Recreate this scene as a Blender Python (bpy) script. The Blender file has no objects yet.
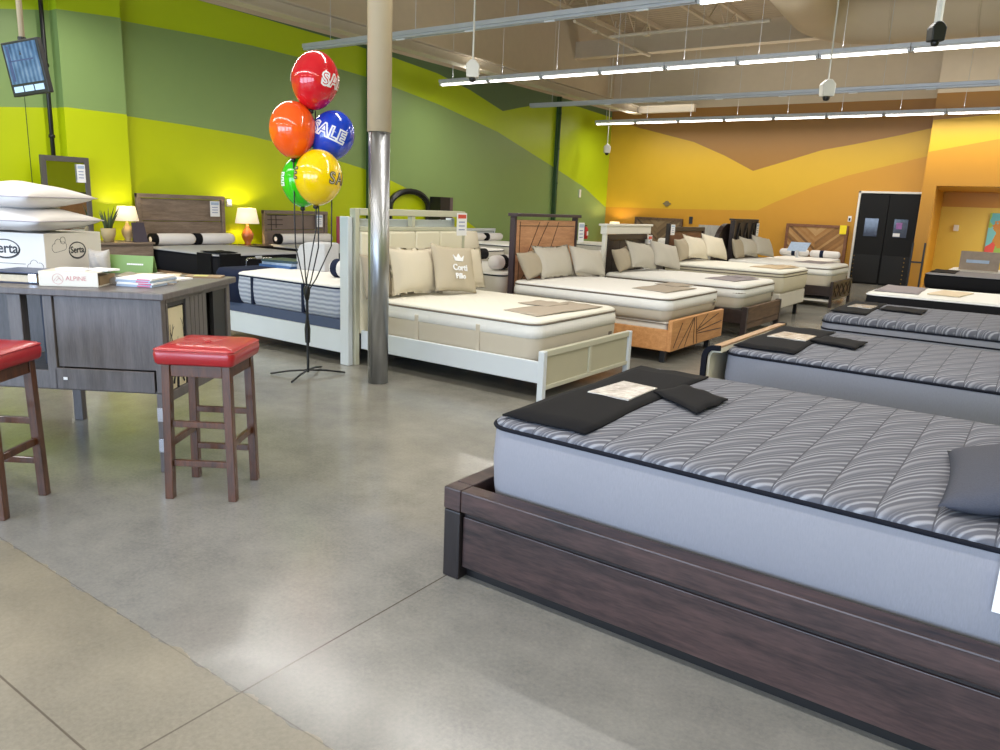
import bpy, bmesh, math, random
from mathutils import Vector, Matrix
random.seed(7)
PI = math.pi
sc = bpy.context.scene
COL = sc.collection

# ------------------------------------------------------------------ camera
YAW, PITCH, ROLL, F, H = .61343, .21988, .0419, 754.76, 1.55
cy, sy, cp, sp = math.cos(YAW), math.sin(YAW), math.cos(PITCH), math.sin(PITCH)
FWD = Vector((-sy*cp, cy*cp, -sp))
R0 = Vector((cy, sy, 0)); U0 = R0.cross(FWD)
RIGHT = R0*math.cos(ROLL) + U0*math.sin(ROLL)
UP = -R0*math.sin(ROLL) + U0*math.cos(ROLL)
cam_d = bpy.data.cameras.new('camera'); cam = bpy.data.objects.new('camera', cam_d); COL.objects.link(cam)
cam.matrix_world = Matrix(((RIGHT.x, UP.x, -FWD.x, 0), (RIGHT.y, UP.y, -FWD.y, 0), (RIGHT.z, UP.z, -FWD.z, H), (0, 0, 0, 1)))
cam_d.sensor_width = 36; cam_d.sensor_fit = 'HORIZONTAL'; cam_d.lens = F/1000*36
cam_d.clip_start = .05; cam_d.clip_end = 200
sc.camera = cam

# ------------------------------------------------------------------ world, colour, large lights
w = bpy.data.worlds.new('world'); sc.world = w; w.use_nodes = True
bg = w.node_tree.nodes['Background']; bg.inputs[0].default_value = (.62, .80, 1.0, 1); bg.inputs[1].default_value = 1.3
vs = sc.view_settings
vs.view_transform = 'Standard'; vs.look = 'None'; vs.gamma = 1; vs.use_curve_mapping = False; vs.exposure = 0.08

def area(name, loc, rot, sx, sy_, power, color):
    l = bpy.data.lights.new(name, 'AREA'); l.shape = 'RECTANGLE'; l.size = sx; l.size_y = sy_; l.energy = power; l.color = color
    o = bpy.data.objects.new(name, l); o.location = loc; o.rotation_euler = rot; COL.objects.link(o); return o
# daylight entering through the shop windows behind the camera
DAY = (.60, .76, 1.0)
for wx in (-8.2, -4.6, -1.0, 2.6):
    area('window_daylight', (wx, -5.32, 1.75), (PI/2, 0, 0), 3.0, 2.9, 250, DAY)
# fluorescent rows under the roof
WARM = (1.0, .96, .90)
ROWS = (-2.2, 1.5, 5.1, 12.6, 19.7)
for ry_ in ROWS:
    area('fluorescent_row', (-3.6, ry_, 3.86), (0, 0, 0), 13.5, .10, 240, WARM)
    area('fluorescent_row', (-3.6, ry_, 4.06), (PI, 0, 0), 13.5, .10, 60, WARM)
area('fluorescent_row', (-0.9, 8.8, 3.8), (0, 0, 0), 6.0, .10, 80, WARM)
area('recess_fill', (2.0, 22.3, 2.38), (0, 0, 0), 5.0, 1.2, 230, WARM)  # added fill light to brighten the recess, no real fixture there

# ------------------------------------------------------------------ node helpers
def newmat(name):
    m = bpy.data.materials.new(name); m.use_nodes = True
    nt = m.node_tree; b = nt.nodes['Principled BSDF']; return m, nt, b
def N(nt, t, **kw):
    n = nt.nodes.new(t)
    for k, v in kw.items(): setattr(n, k, v)
    return n
def S(nt, node, name, v):
    i = node.inputs[name]
    if hasattr(v, 'is_output'): nt.links.new(v, i)
    else: i.default_value = v
def math_(nt, op, a, b=None, c=None):
    n = N(nt, 'ShaderNodeMath', operation=op)
    for i, v in enumerate((a, b, c)):
        if v is None: continue
        if hasattr(v, 'is_output'): nt.links.new(v, n.inputs[i])
        else: n.inputs[i].default_value = v
    return n.outputs[0]
def objco(nt, scale=(1, 1, 1), rot=(0, 0, 0)):
    tc = N(nt, 'ShaderNodeTexCoord'); mp = N(nt, 'ShaderNodeMapping')
    nt.links.new(tc.outputs['Object'], mp.inputs[0]); mp.inputs['Scale'].default_value = scale; mp.inputs['Rotation'].default_value = rot
    return mp.outputs[0]
def noise(nt, vec, scale, detail=3, rough=.5):
    n = N(nt, 'ShaderNodeTexNoise'); n.inputs['Scale'].default_value = scale; n.inputs['Detail'].default_value = detail; n.inputs['Roughness'].default_value = rough
    nt.links.new(vec, n.inputs['Vector']); return n.outputs['Fac']
def ramp(nt, fac, stops):
    r = N(nt, 'ShaderNodeValToRGB'); nt.links.new(fac, r.inputs[0])
    while len(r.color_ramp.elements) < len(stops): r.color_ramp.elements.new(.5)
    for e, (p, c) in zip(r.color_ramp.elements, stops): e.position = p; e.color = (*c, 1) if len(c) == 3 else c
    return r.outputs[0]
def mix(nt, fac, a, b, blend='MIX'):
    n = N(nt, 'ShaderNodeMix', data_type='RGBA', blend_type=blend)
    for i, v in ((0, fac), (6, a), (7, b)):
        if hasattr(v, 'is_output'): nt.links.new(v, n.inputs[i])
        else: n.inputs[i].default_value = v if i == 0 else (*v[:3], 1)
    return n.outputs[2]
def bump(nt, b, h, strength=.3, dist=.01):
    n = N(nt, 'ShaderNodeBump'); n.inputs['Strength'].default_value = strength; n.inputs['Distance'].default_value = dist
    nt.links.new(h, n.inputs['Height']); nt.links.new(n.outputs[0], b.inputs['Normal'])
def lin(c):
    return tuple(((x/255)/12.92 if x/255 <= .04045 else ((x/255+.055)/1.055)**2.4) for x in c)
def mul(c, k): return tuple(min(1, x*k) for x in c)

def plain(name, rgb, rough=.6, metal=0, spec=.5, var=.08, nscale=6, coat=0):
    m, nt, b = newmat(name); c = lin(rgb)
    f = noise(nt, objco(nt), nscale, 4)
    S(nt, b, 'Base Color', mix(nt, f, mul(c, 1-var), mul(c, 1+var))); S(nt, b, 'Roughness', rough); S(nt, b, 'Metallic', metal)
    S(nt, b, 'Specular IOR Level', spec)
    if coat: S(nt, b, 'Coat Weight', coat)
    return m
def fabric(name, rgb, rough=.9, var=.12, weave=420, streak=None, bs=.25):
    m, nt, b = newmat(name); c = lin(rgb)
    v = objco(nt, streak or (1, 1, 1))
    f = noise(nt, v, weave, 2); f2 = noise(nt, objco(nt), 5, 3)
    col = mix(nt, f, mul(c, 1-var), mul(c, 1+var)); col = mix(nt, f2, col, mul(c, .93))
    S(nt, b, 'Base Color', col); S(nt, b, 'Roughness', rough); S(nt, b, 'Specular IOR Level', .25)
    bump(nt, b, f, bs, .002); return m
def wood(name, dark, light, scale=(1, 9, 9), rough=.45, knots=0, sc_=3.0, coat=0.0):
    m, nt, b = newmat(name)
    v = objco(nt, scale)
    f = noise(nt, v, sc_, 6, .62); g = noise(nt, objco(nt, tuple(s*4 for s in scale)), sc_*1.5, 3, .5); k = noise(nt, objco(nt), 1.6, 3)
    ff = math_(nt, 'ADD', math_(nt, 'MULTIPLY', f, .6), math_(nt, 'ADD', math_(nt, 'MULTIPLY', g, .25), math_(nt, 'MULTIPLY', k, .15)))
    col = ramp(nt, ff, ((.34, lin(dark)), (.66, lin(light))))
    S(nt, b, 'Base Color', col); S(nt, b, 'Roughness', rough); S(nt, b, 'Coat Weight', coat)
    bump(nt, b, f, .12, .003); return m
def emis(name, rgb, s):
    m, nt, b = newmat(name); S(nt, b, 'Base Color', (*lin(rgb), 1)); S(nt, b, 'Emission Color', (*lin(rgb), 1)); S(nt, b, 'Emission Strength', s); return m

# ------------------------------------------------------------------ materials
M = {}
def wallpaint(name, rgb):
    return plain(name, rgb, rough=.42, var=.03, nscale=3, spec=.4)
M['lime'] = wallpaint('lime paint', (190, 204, 4))
M['sage'] = wallpaint('sage green paint', (134, 160, 98))
M['lime2'] = wallpaint('yellow green paint', (178, 200, 24))
M['olive'] = wallpaint('deep green paint', (92, 118, 82))
M['orange'] = wallpaint('orange paint', (200, 144, 44))
M['yellow'] = wallpaint('golden yellow paint', (208, 166, 44))
M['brown'] = wallpaint('caramel brown paint', (156, 112, 54))
M['brightorange'] = wallpaint('bright orange paint', (196, 138, 36))
M['brightyellow'] = wallpaint('bright yellow paint', (212, 168, 36))
M['paleyellow'] = wallpaint('pale mustard paint', (224, 190, 74))
M['ceilwall'] = plain('beige upper wall paint', (206, 190, 166), rough=.85, var=.05)
M['pipe'] = plain('dark green pipe paint', (52, 84, 46), .5)
M['pole_black'] = plain('black painted metal', (20, 20, 22), .4)
M['white_paint'] = plain('white paint', (226, 222, 212), .5, var=.03)
def corrugated():
    m, nt, b = newmat('corrugated beige roof deck')
    v = objco(nt); s = N(nt, 'ShaderNodeSeparateXYZ'); nt.links.new(v, s.inputs[0])
    wv = math_(nt, 'SINE', math_(nt, 'MULTIPLY', s.outputs[1], 2*PI/.2))
    S(nt, b, 'Base Color', mix(nt, noise(nt, v, 2), lin((186, 170, 148)), lin((170, 154, 132)))); S(nt, b, 'Roughness', .8)
    bump(nt, b, wv, .8, .02); return m
M['deck'] = corrugated()
def floor_mat():
    m, nt, b = newmat('polished concrete')
    v = objco(nt); s = N(nt, 'ShaderNodeSeparateXYZ'); nt.links.new(v, s.inputs[0]); X, Y = s.outputs[0], s.outputs[1]
    big = noise(nt, v, .7, 4, .6); mid = noise(nt, v, 1.9, 8, .68); fine = noise(nt, v, 60, 4, .7); sp_ = noise(nt, v, 220, 2, .6)
    wob = math_(nt, 'MULTIPLY', math_(nt, 'SUBTRACT', noise(nt, v, 7, 3), .5), .10)
    Yw = math_(nt, 'ADD', Y, wob)
    grey = mix(nt, ramp(nt, mid, ((.28, (0, 0, 0)), (.72, (1, 1, 1)))), lin((100, 101, 101)), lin((140, 139, 135)))
    tan = mix(nt, ramp(nt, mid, ((.28, (0, 0, 0)), (.72, (1, 1, 1)))), lin((108, 102, 86)), lin((140, 131, 111)))
    far = mix(nt, ramp(nt, mid, ((.28, (0, 0, 0)), (.72, (1, 1, 1)))), lin((104, 103, 96)), lin((146, 143, 133)))
    isTan = math_(nt, 'MULTIPLY', math_(nt, 'LESS_THAN', Yw, 1.29), .85)
    isFar = N(nt, 'ShaderNodeMapRange'); nt.links.new(math_(nt, 'ADD', Yw, math_(nt, 'MULTIPLY', wob, 2)), isFar.inputs[0]); isFar.inputs[1].default_value = 2.5; isFar.inputs[2].default_value = 2.7
    col = mix(nt, isTan, mix(nt, isFar.outputs[0], grey, far), tan)
    col = mix(nt, ramp(nt, big, ((.3, (0, 0, 0)), (.7, (1, 1, 1)))), col, mix(nt, .35, col, lin((92, 92, 92))))
    col = mix(nt, math_(nt, 'MULTIPLY', ramp(nt, fine, ((.3, (0, 0, 0)), (.75, (1, 1, 1)))), .14), col, lin((206, 200, 186)))
    spk = math_(nt, 'MULTIPLY', ramp(nt, sp_, ((.62, (0, 0, 0)), (.72, (1, 1, 1)))), .18)
    col = mix(nt, spk, col, lin((92, 88, 80)))
    # saw cut joints
    def joint(coord, at, wd): return math_(nt, 'LESS_THAN', math_(nt, 'ABSOLUTE', math_(nt, 'SUBTRACT', coord, at)), wd)
    dx = math_(nt, 'PINGPONG', math_(nt, 'ADD', X, 1.866), 2.3)
    j1 = math_(nt, 'LESS_THAN', dx, .0035)
    dy = math_(nt, 'PINGPONG', math_(nt, 'SUBTRACT', Y, 1.29), 2.25)
    j2 = math_(nt, 'LESS_THAN', dy, .0022)
    j3 = math_(nt, 'MULTIPLY', joint(Y, .857, .0035), math_(nt, 'LESS_THAN', X, -1.866))
    js = math_(nt, 'MAXIMUM', j1, math_(nt, 'MAXIMUM', math_(nt, 'MULTIPLY', j2, .5), j3))
    col = mix(nt, math_(nt, 'MULTIPLY', js, .72), col, lin((58, 46, 36)))
    S(nt, b, 'Base Color', col)
    rr = math_(nt, 'ADD', .11, math_(nt, 'MULTIPLY', mid, .20)); rr = math_(nt, 'ADD', rr, math_(nt, 'MULTIPLY', isTan, .14))
    S(nt, b, 'Roughness', rr); S(nt, b, 'Specular IOR Level', .6)
    bump(nt, b, math_(nt, 'SUBTRACT', math_(nt, 'MULTIPLY', fine, .10), js), .25, .004)
    return m
M['floor'] = floor_mat()

def wave_quilt(name, base, hi):
    m, nt, b = newmat(name)
    v = objco(nt); s = N(nt, 'ShaderNodeSeparateXYZ'); nt.links.new(v, s.inputs[0])
    wv = noise(nt, v, 5, 2)
    u = math_(nt, 'FRACT', math_(nt, 'DIVIDE', math_(nt, 'ADD', s.outputs[0], 10.0), .155))
    vv = math_(nt, 'FRACT', math_(nt, 'DIVIDE', math_(nt, 'SUBTRACT', math_(nt, 'ADD', s.outputs[1], math_(nt, 'ADD', 10.0, math_(nt, 'MULTIPLY', wv, .03))), math_(nt, 'MULTIPLY', math_(nt, 'POWER', u, .55), .36)), .26))
    e = math_(nt, 'ADD', .75, math_(nt, 'MULTIPLY', math_(nt, 'SUBTRACT', 1.0, u), 1.5))
    ph = math_(nt, 'MULTIPLY', math_(nt, 'POWER', vv, e), 2*PI*5.5)
    st = math_(nt, 'SINE', ph)
    fac = ramp(nt, math_(nt, 'MULTIPLY_ADD', st, .5, .5), ((.45, (0, 0, 0)), (.92, (1, 1, 1))))
    fade = math_(nt, 'MULTIPLY', fac, math_(nt, 'MULTIPLY_ADD', math_(nt, 'SINE', math_(nt, 'MULTIPLY', vv, PI)), .75, .2))
    fn = noise(nt, v, 500, 2)
    col = mix(nt, fade, lin(base), lin(hi)); col = mix(nt, math_(nt, 'MULTIPLY', fn, .5), col, mul(lin(base), .8))
    seam = math_(nt, 'LESS_THAN', math_(nt, 'ABSOLUTE', math_(nt, 'SUBTRACT', u, .5)), .484)
    seamd = math_(nt, 'MINIMUM', math_(nt, 'MULTIPLY', math_(nt, 'MINIMUM', u, math_(nt, 'SUBTRACT', 1.0, u)), 5.0), 1.0)
    col = mix(nt, seam, mul(lin(base), .72), col)
    S(nt, b, 'Base Color', col); S(nt, b, 'Roughness', .85); S(nt, b, 'Specular IOR Level', .25)
    hh = math_(nt, 'ADD', math_(nt, 'MULTIPLY', math_(nt, 'POWER', seamd, .5), 1.6), math_(nt, 'MULTIPLY', fac, .35))
    bump(nt, b, hh, .55, .006); return m
M['quilt_grey'] = wave_quilt('grey wave quilted ticking', (92, 94, 104), (160, 163, 172))
def tuft_quilt(name, rgb, cell=.16, d=.006):
    m, nt, b = newmat(name); v = objco(nt); s = N(nt, 'ShaderNodeSeparateXYZ'); nt.links.new(v, s.inputs[0])
    a = math_(nt, 'SINE', math_(nt, 'MULTIPLY', math_(nt, 'ADD', s.outputs[0], s.outputs[1]), PI/cell)); c = math_(nt, 'SINE', math_(nt, 'MULTIPLY', math_(nt, 'SUBTRACT', s.outputs[0], s.outputs[1]), PI/cell))
    h = math_(nt, 'POWER', math_(nt, 'MULTIPLY', math_(nt, 'ABSOLUTE', a), math_(nt, 'ABSOLUTE', c)), .4)
    f = noise(nt, v, 300, 2)
    S(nt, b, 'Base Color', mix(nt, f, mul(lin(rgb), .94), lin(rgb))); S(nt, b, 'Roughness', .9); S(nt, b, 'Specular IOR Level', .2)
    bump(nt, b, h, .5, d); return m
M['quilt_white'] = tuft_quilt('white quilted ticking', (232, 230, 224))
M['quilt_cream'] = tuft_quilt('cream quilted ticking', (226, 223, 210))
M['side_grey'] = fabric('light grey knit border', (140, 141, 150), weave=260, streak=(1.0, 1.0, .18), var=.16)
M['side_midgrey'] = fabric('mid grey knit border', (132, 135, 146), weave=260, streak=(1, 1, .2), var=.14)
M['side_taupe'] = fabric('pale taupe knit border', (196, 186, 168), weave=200, var=.08)
M['side_offwhite'] = fabric('off white knit border', (214, 208, 196), weave=200, var=.06)
M['side_black'] = fabric('black knit border', (24, 24, 28), weave=200)
M['navy'] = fabric('navy fabric', (26, 34, 58), weave=300)
M['piping_navy'] = fabric('navy piping', (16, 19, 30), weave=300)
M['piping_taupe'] = fabric('taupe piping', (120, 110, 98), weave=300)
M['black_fabric'] = fabric('black fabric', (13, 13, 17), weave=500, var=.2, bs=.1)
M['taupe_fabric'] = fabric('taupe cover fabric', (170, 158, 142), weave=400)
M['lilac_fabric'] = fabric('grey lilac cover fabric', (150, 142, 144), weave=400)
M['pillow_cream'] = fabric('cream linen', (214, 204, 184), weave=300)
M['pillow_taupe'] = fabric('taupe linen', (172, 160, 140), weave=320)
M['pillow_lin'] = fabric('natural linen', (186, 174, 152), weave=320)
M['pillow_grey'] = fabric('charcoal grey weave', (74, 76, 86), weave=240, var=.4, bs=.5)
M['pillow_white'] = fabric('white pillow cotton', (226, 222, 220), weave=300, var=.04, bs=.1)
M['pillow_pale'] = fabric('pale grey linen', (188, 181, 168), weave=320)
M['bandblue'] = None
def blue_side():
    m, nt, b = newmat('blue grey rippled border'); v = objco(nt, (1, 1, 1)); s = N(nt, 'ShaderNodeSeparateXYZ'); nt.links.new(v, s.inputs[0])
    xx = math_(nt, 'ADD', s.outputs[0], s.outputs[1])
    z = math_(nt, 'ADD', math_(nt, 'MULTIPLY', s.outputs[2], 2*PI/.045), math_(nt, 'MULTIPLY', math_(nt, 'SINE', math_(nt, 'MULTIPLY', xx, 2*PI/.12)), .25))
    f = math_(nt, 'MULTIPLY_ADD', math_(nt, 'SINE', z), .5, .5)
    S(nt, b, 'Base Color', mix(nt, f, lin((138, 146, 164)), lin((186, 192, 204)))); S(nt, b, 'Roughness', .85); bump(nt, b, f, .4, .006); return m
M['side_blue'] = blue_side()
M['darkwood'] = wood('dark espresso plank wood', (22, 17, 21), (80, 60, 58), (1.2, 9, 9), .36, sc_=2.6, coat=.1)
M['darkpost'] = wood('black brown post wood', (20, 16, 18), (38, 31, 33), (10, 10, 1), .4, sc_=2.2)
M['oak'] = wood('honey oak', (176, 118, 66), (214, 160, 104), (6, 1, 8), .5, sc_=3)
M['oakv'] = wood('pinkish oak', (164, 112, 78), (206, 154, 114), (6, 1, 8), .5, sc_=3)
M['rustic'] = wood('rustic brown wood', (58, 42, 30), (120, 92, 66), (8, 1, 8), .6, sc_=3)
M['espresso'] = wood('espresso wood', (26, 18, 16), (54, 38, 32), (6, 1, 6), .45)
M['greywood'] = wood('weathered grey brown wood', (104, 88, 76), (146, 128, 112), (8, 1, 8), .55, sc_=3)
M['greypaintwood'] = wood('pale grey plank wood', (150, 146, 142), (184, 180, 174), (8, 8, 1), .6)
M['midbrown'] = wood('walnut brown wood', (96, 58, 36), (140, 92, 60), (6, 1, 8), .5)
M['deskwood'] = wood('grey stained desk wood', (74, 70, 70), (104, 98, 98), (9, 9, 1), .42, sc_=3, coat=.1)
M['stoolwood'] = wood('walnut stained stool wood', (44, 26, 17), (98, 56, 30), (8, 8, 1), .33, sc_=4, coat=.3)
M['tan_wood'] = wood('tan wood', (150, 116, 82), (190, 154, 116), (6, 6, 1), .5)
def parquet(c0=(112, 76, 44), c1=(176, 122, 62), c2=(206, 166, 110)):
    m, nt, b = newmat('reclaimed chevron wood'); v = objco(nt); s = N(nt, 'ShaderNodeSeparateXYZ'); nt.links.new(v, s.inputs[0])
    ax = math_(nt, 'ABSOLUTE', s.outputs[0]); d = math_(nt, 'SUBTRACT', s.outputs[2], math_(nt, 'MULTIPLY', ax, .85))
    seg = math_(nt, 'DIVIDE', d, .075); idx = math_(nt, 'FLOOR', seg)
    sg = math_(nt, 'SIGN', s.outputs[0])
    wn = N(nt, 'ShaderNodeTexWhiteNoise', noise_dimensions='2D'); cb = N(nt, 'ShaderNodeCombineXYZ'); nt.links.new(idx, cb.inputs[0]); nt.links.new(sg, cb.inputs[1]); nt.links.new(cb.outputs[0], wn.inputs[0])
    f = math_(nt, 'ADD', math_(nt, 'MULTIPLY', wn.outputs[0], .75), math_(nt, 'MULTIPLY', noise(nt, v, 14, 5), .3))
    col = ramp(nt, f, ((.1, lin(c0)), (.5, lin(c1)), (.95, lin(c2))))
    S(nt, b, 'Base Color', col); S(nt, b, 'Roughness', .6); return m
M['chevron'] = parquet((104, 72, 42), (158, 112, 60), (186, 150, 100)); M['chevron_grey'] = parquet((74, 58, 42), (112, 90, 64), (138, 116, 86))
M['cream_leather'] = plain('cream upholstery', (226, 219, 196), .5, var=.03)
M['bone_paint'] = plain('bone white painted wood', (190, 189, 168), .4, var=.03)
M['bone_panel'] = plain('sage tinted bone panel', (182, 178, 152), .45, var=.03)
M['white_frame'] = plain('white painted frame', (206, 212, 216), .4, var=.03)
M['beige_steel'] = plain('beige painted steel', (196, 178, 148), .45, var=.05)
def steel():
    m, nt, b = newmat('brushed galvanised steel'); v = objco(nt, (6, 6, .7)); f = noise(nt, v, 3, 5)
    S(nt, b, 'Base Color', mix(nt, f, lin((120, 122, 126)), lin((206, 208, 210)))); S(nt, b, 'Metallic', .95)
    S(nt, b, 'Roughness', math_(nt, 'MULTIPLY_ADD', f, .25, .24)); bump(nt, b, f, .2, .01); return m
M['steel'] = steel()
M['chrome'] = plain('chrome', (190, 190, 195), .2, metal=1)
M['vinyl'] = plain('red vinyl', (160, 24, 34), .3, spec=.6, var=.10, nscale=10, coat=.2)
M['grey_metal'] = plain('grey enamelled metal', (204, 206, 212), .4, metal=.2)
M['track'] = plain('pale grey track', (196, 200, 208), .4, metal=.4)
M['duct'] = plain('beige duct fabric', (202, 182, 154), .7, var=.07, nscale=3)
M['beam'] = plain('cream steel beam', (204, 192, 172), .6, var=.04)
M['tube'] = emis('fluorescent tube', (255, 250, 240), 7.0)
M['lampshade'] = emis('lit linen shade', (255, 236, 200), .55)
M['bulb'] = emis('warm bulb', (255, 214, 150), 12)
M['amber'] = plain('amber glazed ceramic', (188, 104, 48), .2, var=.3, nscale=18, coat=.5)
M['paper'] = plain('white paper', (236, 236, 238), .6, var=.02)
M['paper_blue'] = plain('pale blue print', (168, 186, 212), .5, var=.2, nscale=20)
M['paper_pink'] = plain('pink print', (206, 86, 130), .5, var=.1)
M['paper_red'] = plain('red print', (206, 80, 62), .5, var=.1)
M['paper_cream'] = plain('cream print', (214, 196, 166), .5, var=.2, nscale=30)
M['ink'] = plain('dark ink', (40, 42, 50), .6)
M['ink_blue'] = plain('blue ink', (110, 126, 176), .6)
M['ink_pink'] = plain('pale red ink', (196, 130, 130), .6)
M['cardboard_white'] = plain('white cardboard', (224, 218, 212), .6, var=.03)
M['card_green'] = plain('sage green card', (122, 156, 92), .5, var=.03)
M['binder_navy'] = plain('navy binder', (44, 54, 84), .35)
M['binder_cream'] = plain('cream binder', (214, 208, 196), .4, var=.03)
M['kraft'] = plain('kraft brown page', (150, 126, 96), .6)
M['door_black'] = plain('black rubber door skin', (14, 13, 13), .6, spec=.3)
M['brass'] = plain('brass studs', (190, 150, 80), .3, metal=1)
M['glassdark'] = plain('dark door glass', (60, 66, 84), .1, var=.5, nscale=10)
M['red_gloss'] = plain('red gloss', (196, 30, 26), .3, coat=.4)
M['yellow_card'] = plain('yellow card', (250, 222, 24), .5)
M['leaf'] = plain('dark green leaf', (70, 84, 50), .5, var=.3, nscale=20)
M['pot'] = plain('stoneware pot', (180, 160, 120), .5)
M['mirror'] = plain('mirror glass', (210, 214, 212), .03, metal=1)
M['plastic'] = None
def clearplastic():
    m, nt, b = newmat('crinkled clear plastic window'); v = objco(nt); f = noise(nt, v, 22, 3)
    S(nt, b, 'Base Color', mix(nt, ramp(nt, f, ((.3, (0, 0, 0)), (.7, (1, 1, 1)))), lin((164, 158, 152)), lin((206, 202, 196)))); S(nt, b, 'Roughness', .12); bump(nt, b, f, .5, .01); return m
M['plastic'] = clearplastic()
def balloon_mat(n, rgb):
    m, nt, b = newmat(n); S(nt, b, 'Base Color', (*lin(rgb), 1)); S(nt, b, 'Roughness', .12); S(nt, b, 'Coat Weight', .6); S(nt, b, 'Coat Roughness', .04)
    f = noise(nt, objco(nt), 3, 2); S(nt, b, 'Roughness', math_(nt, 'MULTIPLY_ADD', f, .08, .1)); return m
BAL = dict(red=(206, 20, 36), orange=(246, 92, 22), blue=(8, 62, 190), yellow=(240, 200, 0), green=(54, 200, 14))
for k, c in BAL.items(): M['bal_'+k] = balloon_mat(k+' glossy balloon', c)

# ------------------------------------------------------------------ geometry helpers
class G:
    def __init__(s): s.v = []; s.f = []; s.m = []; s.mi = 0
    def add(s, vs_, fs):
        o = len(s.v); s.v += [tuple(p) for p in vs_]; s.f += [tuple(i+o for i in q) for q in fs]; s.m += [s.mi]*len(fs); return s
    def box(s, x0, x1, y0, y1, z0, z1):
        return s.add([(x0,y0,z0),(x1,y0,z0),(x1,y1,z0),(x0,y1,z0),(x0,y0,z1),(x1,y0,z1),(x1,y1,z1),(x0,y1,z1)],
                     [(0,3,2,1),(4,5,6,7),(0,1,5,4),(1,2,6,5),(2,3,7,6),(3,0,4,7)])
    def hexa(s, bot, top):      # 4 bottom corners ccw, 4 top corners ccw
        return s.add(list(bot)+list(top), [(0,3,2,1),(4,5,6,7),(0,1,5,4),(1,2,6,5),(2,3,7,6),(3,0,4,7)])
    def tube(s, path, r, n=8, closed=False, cap=True):
        P = [Vector(p) for p in path]; L = len(P); rings = []
        up = Vector((0,0,1))
        for i, p in enumerate(P):
            if closed: t = (P[(i+1)%L]-P[i-1]).normalized()
            else: t = (P[min(i+1,L-1)]-P[max(i-1,0)]).normalized()
            a = t.cross(up)
            if a.length < 1e-3: a = t.cross(Vector((0,1,0)))
            a.normalize(); b = t.cross(a)
            rr = r[i] if isinstance(r, (list, tuple)) else r
            rings.append([p+(a*math.cos(2*PI*k/n)+b*math.sin(2*PI*k/n))*rr for k in range(n)])
        vs_ = [q for rg in rings for q in rg]; fs = []
        for i in range(L if closed else L-1):
            j = (i+1) % L
            for k in range(n): fs.append((i*n+k, i*n+(k+1)%n, j*n+(k+1)%n, j*n+k))
        if cap and not closed: fs += [tuple(range(n-1,-1,-1)), tuple((L-1)*n+k for k in range(n))]
        return s.add(vs_, fs)
    def lathe(s, prof, c=(0,0,0), n=24, axis='z'):
        vs_ = []; fs = []
        for r, z in prof:
            for k in range(n):
                a = 2*PI*k/n; p = (r*math.cos(a), r*math.sin(a), z)
                if axis == 'y': p = (p[0], p[2], p[1])
                if axis == 'x': p = (p[2], p[0], p[1])
                vs_.append((p[0]+c[0], p[1]+c[1], p[2]+c[2]))
        for i in range(len(prof)-1):
            for k in range(n): fs.append((i*n+k, i*n+(k+1)%n, (i+1)*n+(k+1)%n, (i+1)*n+k))
        fs += [tuple(range(n-1,-1,-1)), tuple((len(prof)-1)*n+k for k in range(n))]
        return s.add(vs_, fs)
    def slab(s, L, W, r, prof, c=(0,0,0), n=6, sag=0):
        vs_ = []; per = 0
        for ins, z in prof:
            o = outline(L-2*ins, W-2*ins, max(r-ins, .004), n); per = len(o)
            vs_ += [(x+c[0], y+c[1], z+c[2]) for x, y in o]
        fs = []
        for i in range(len(prof)-1):
            for k in range(per): fs.append((i*per+k, i*per+(k+1)%per, (i+1)*per+(k+1)%per, (i+1)*per+k))
        fs += [tuple(range(per-1,-1,-1)), tuple((len(prof)-1)*per+k for k in range(per))]
        return s.add(vs_, fs)
    def prism(s, pts, axis, a0, a1):   # pts 2D ccw in the plane across axis
        def P(u, v, a):
            return {'x': (a, u, v), 'y': (u, a, v), 'z': (u, v, a)}[axis]
        n = len(pts); vs_ = [P(u, v, a0) for u, v in pts] + [P(u, v, a1) for u, v in pts]
        fs = [tuple(range(n-1,-1,-1)), tuple(range(n, 2*n))] + [(k, (k+1)%n, n+(k+1)%n, n+k) for k in range(n)]
        return s.add(vs_, fs)
    def bar(s, a, b, wd, th, normal=(1,0,0)):   # flat bar from a to b
        a, b, nn = Vector(a), Vector(b), Vector(normal).normalized(); t = (b-a).normalized(); q = t.cross(nn).normalized()*wd/2; nn = nn*th/2
        return s.hexa([a-q-nn, a+q-nn, a+q+nn, a-q+nn], [b-q-nn, b+q-nn, b+q+nn, b-q+nn])
def outline(L, W, r, n=6):
    o = []
    for cx, cy_, a0 in ((L/2-r, W/2-r, 0), (-L/2+r, W/2-r, PI/2), (-L/2+r, -W/2+r, PI), (L/2-r, -W/2+r, 1.5*PI)):
        for k in range(n+1):
            a = a0+PI/2*k/n; o.append((cx+r*math.cos(a), cy_+r*math.sin(a)))
    return o
def build(name, g, mats, parent=None, world=False, bevel=0, smooth=False, fixn=True, seg=2):
    me = bpy.data.meshes.new(name)
    off = Vector((0,0,0))
    if world and parent is not None:
        off = Vector(parent['_o'])
    me.from_pydata([tuple(Vector(p)-off) for p in g.v], [], g.f)
    if not isinstance(mats, (list, tuple)): mats = [mats]
    for m in mats: me.materials.append(m)
    for p, mi in zip(me.polygons, g.m): p.material_index = mi; p.use_smooth = smooth
    if fixn:
        bm = bmesh.new(); bm.from_mesh(me); bmesh.ops.recalc_face_normals(bm, faces=bm.faces); bm.to_mesh(me); bm.free()
    me.update()
    o = bpy.data.objects.new(name, me); COL.objects.link(o)
    if parent is not None: o.parent = parent
    if bevel:
        b = o.modifiers.new('bevel', 'BEVEL'); b.width = bevel; b.segments = seg; b.limit_method = 'ANGLE'; b.angle_limit = .6
    return o
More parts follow.
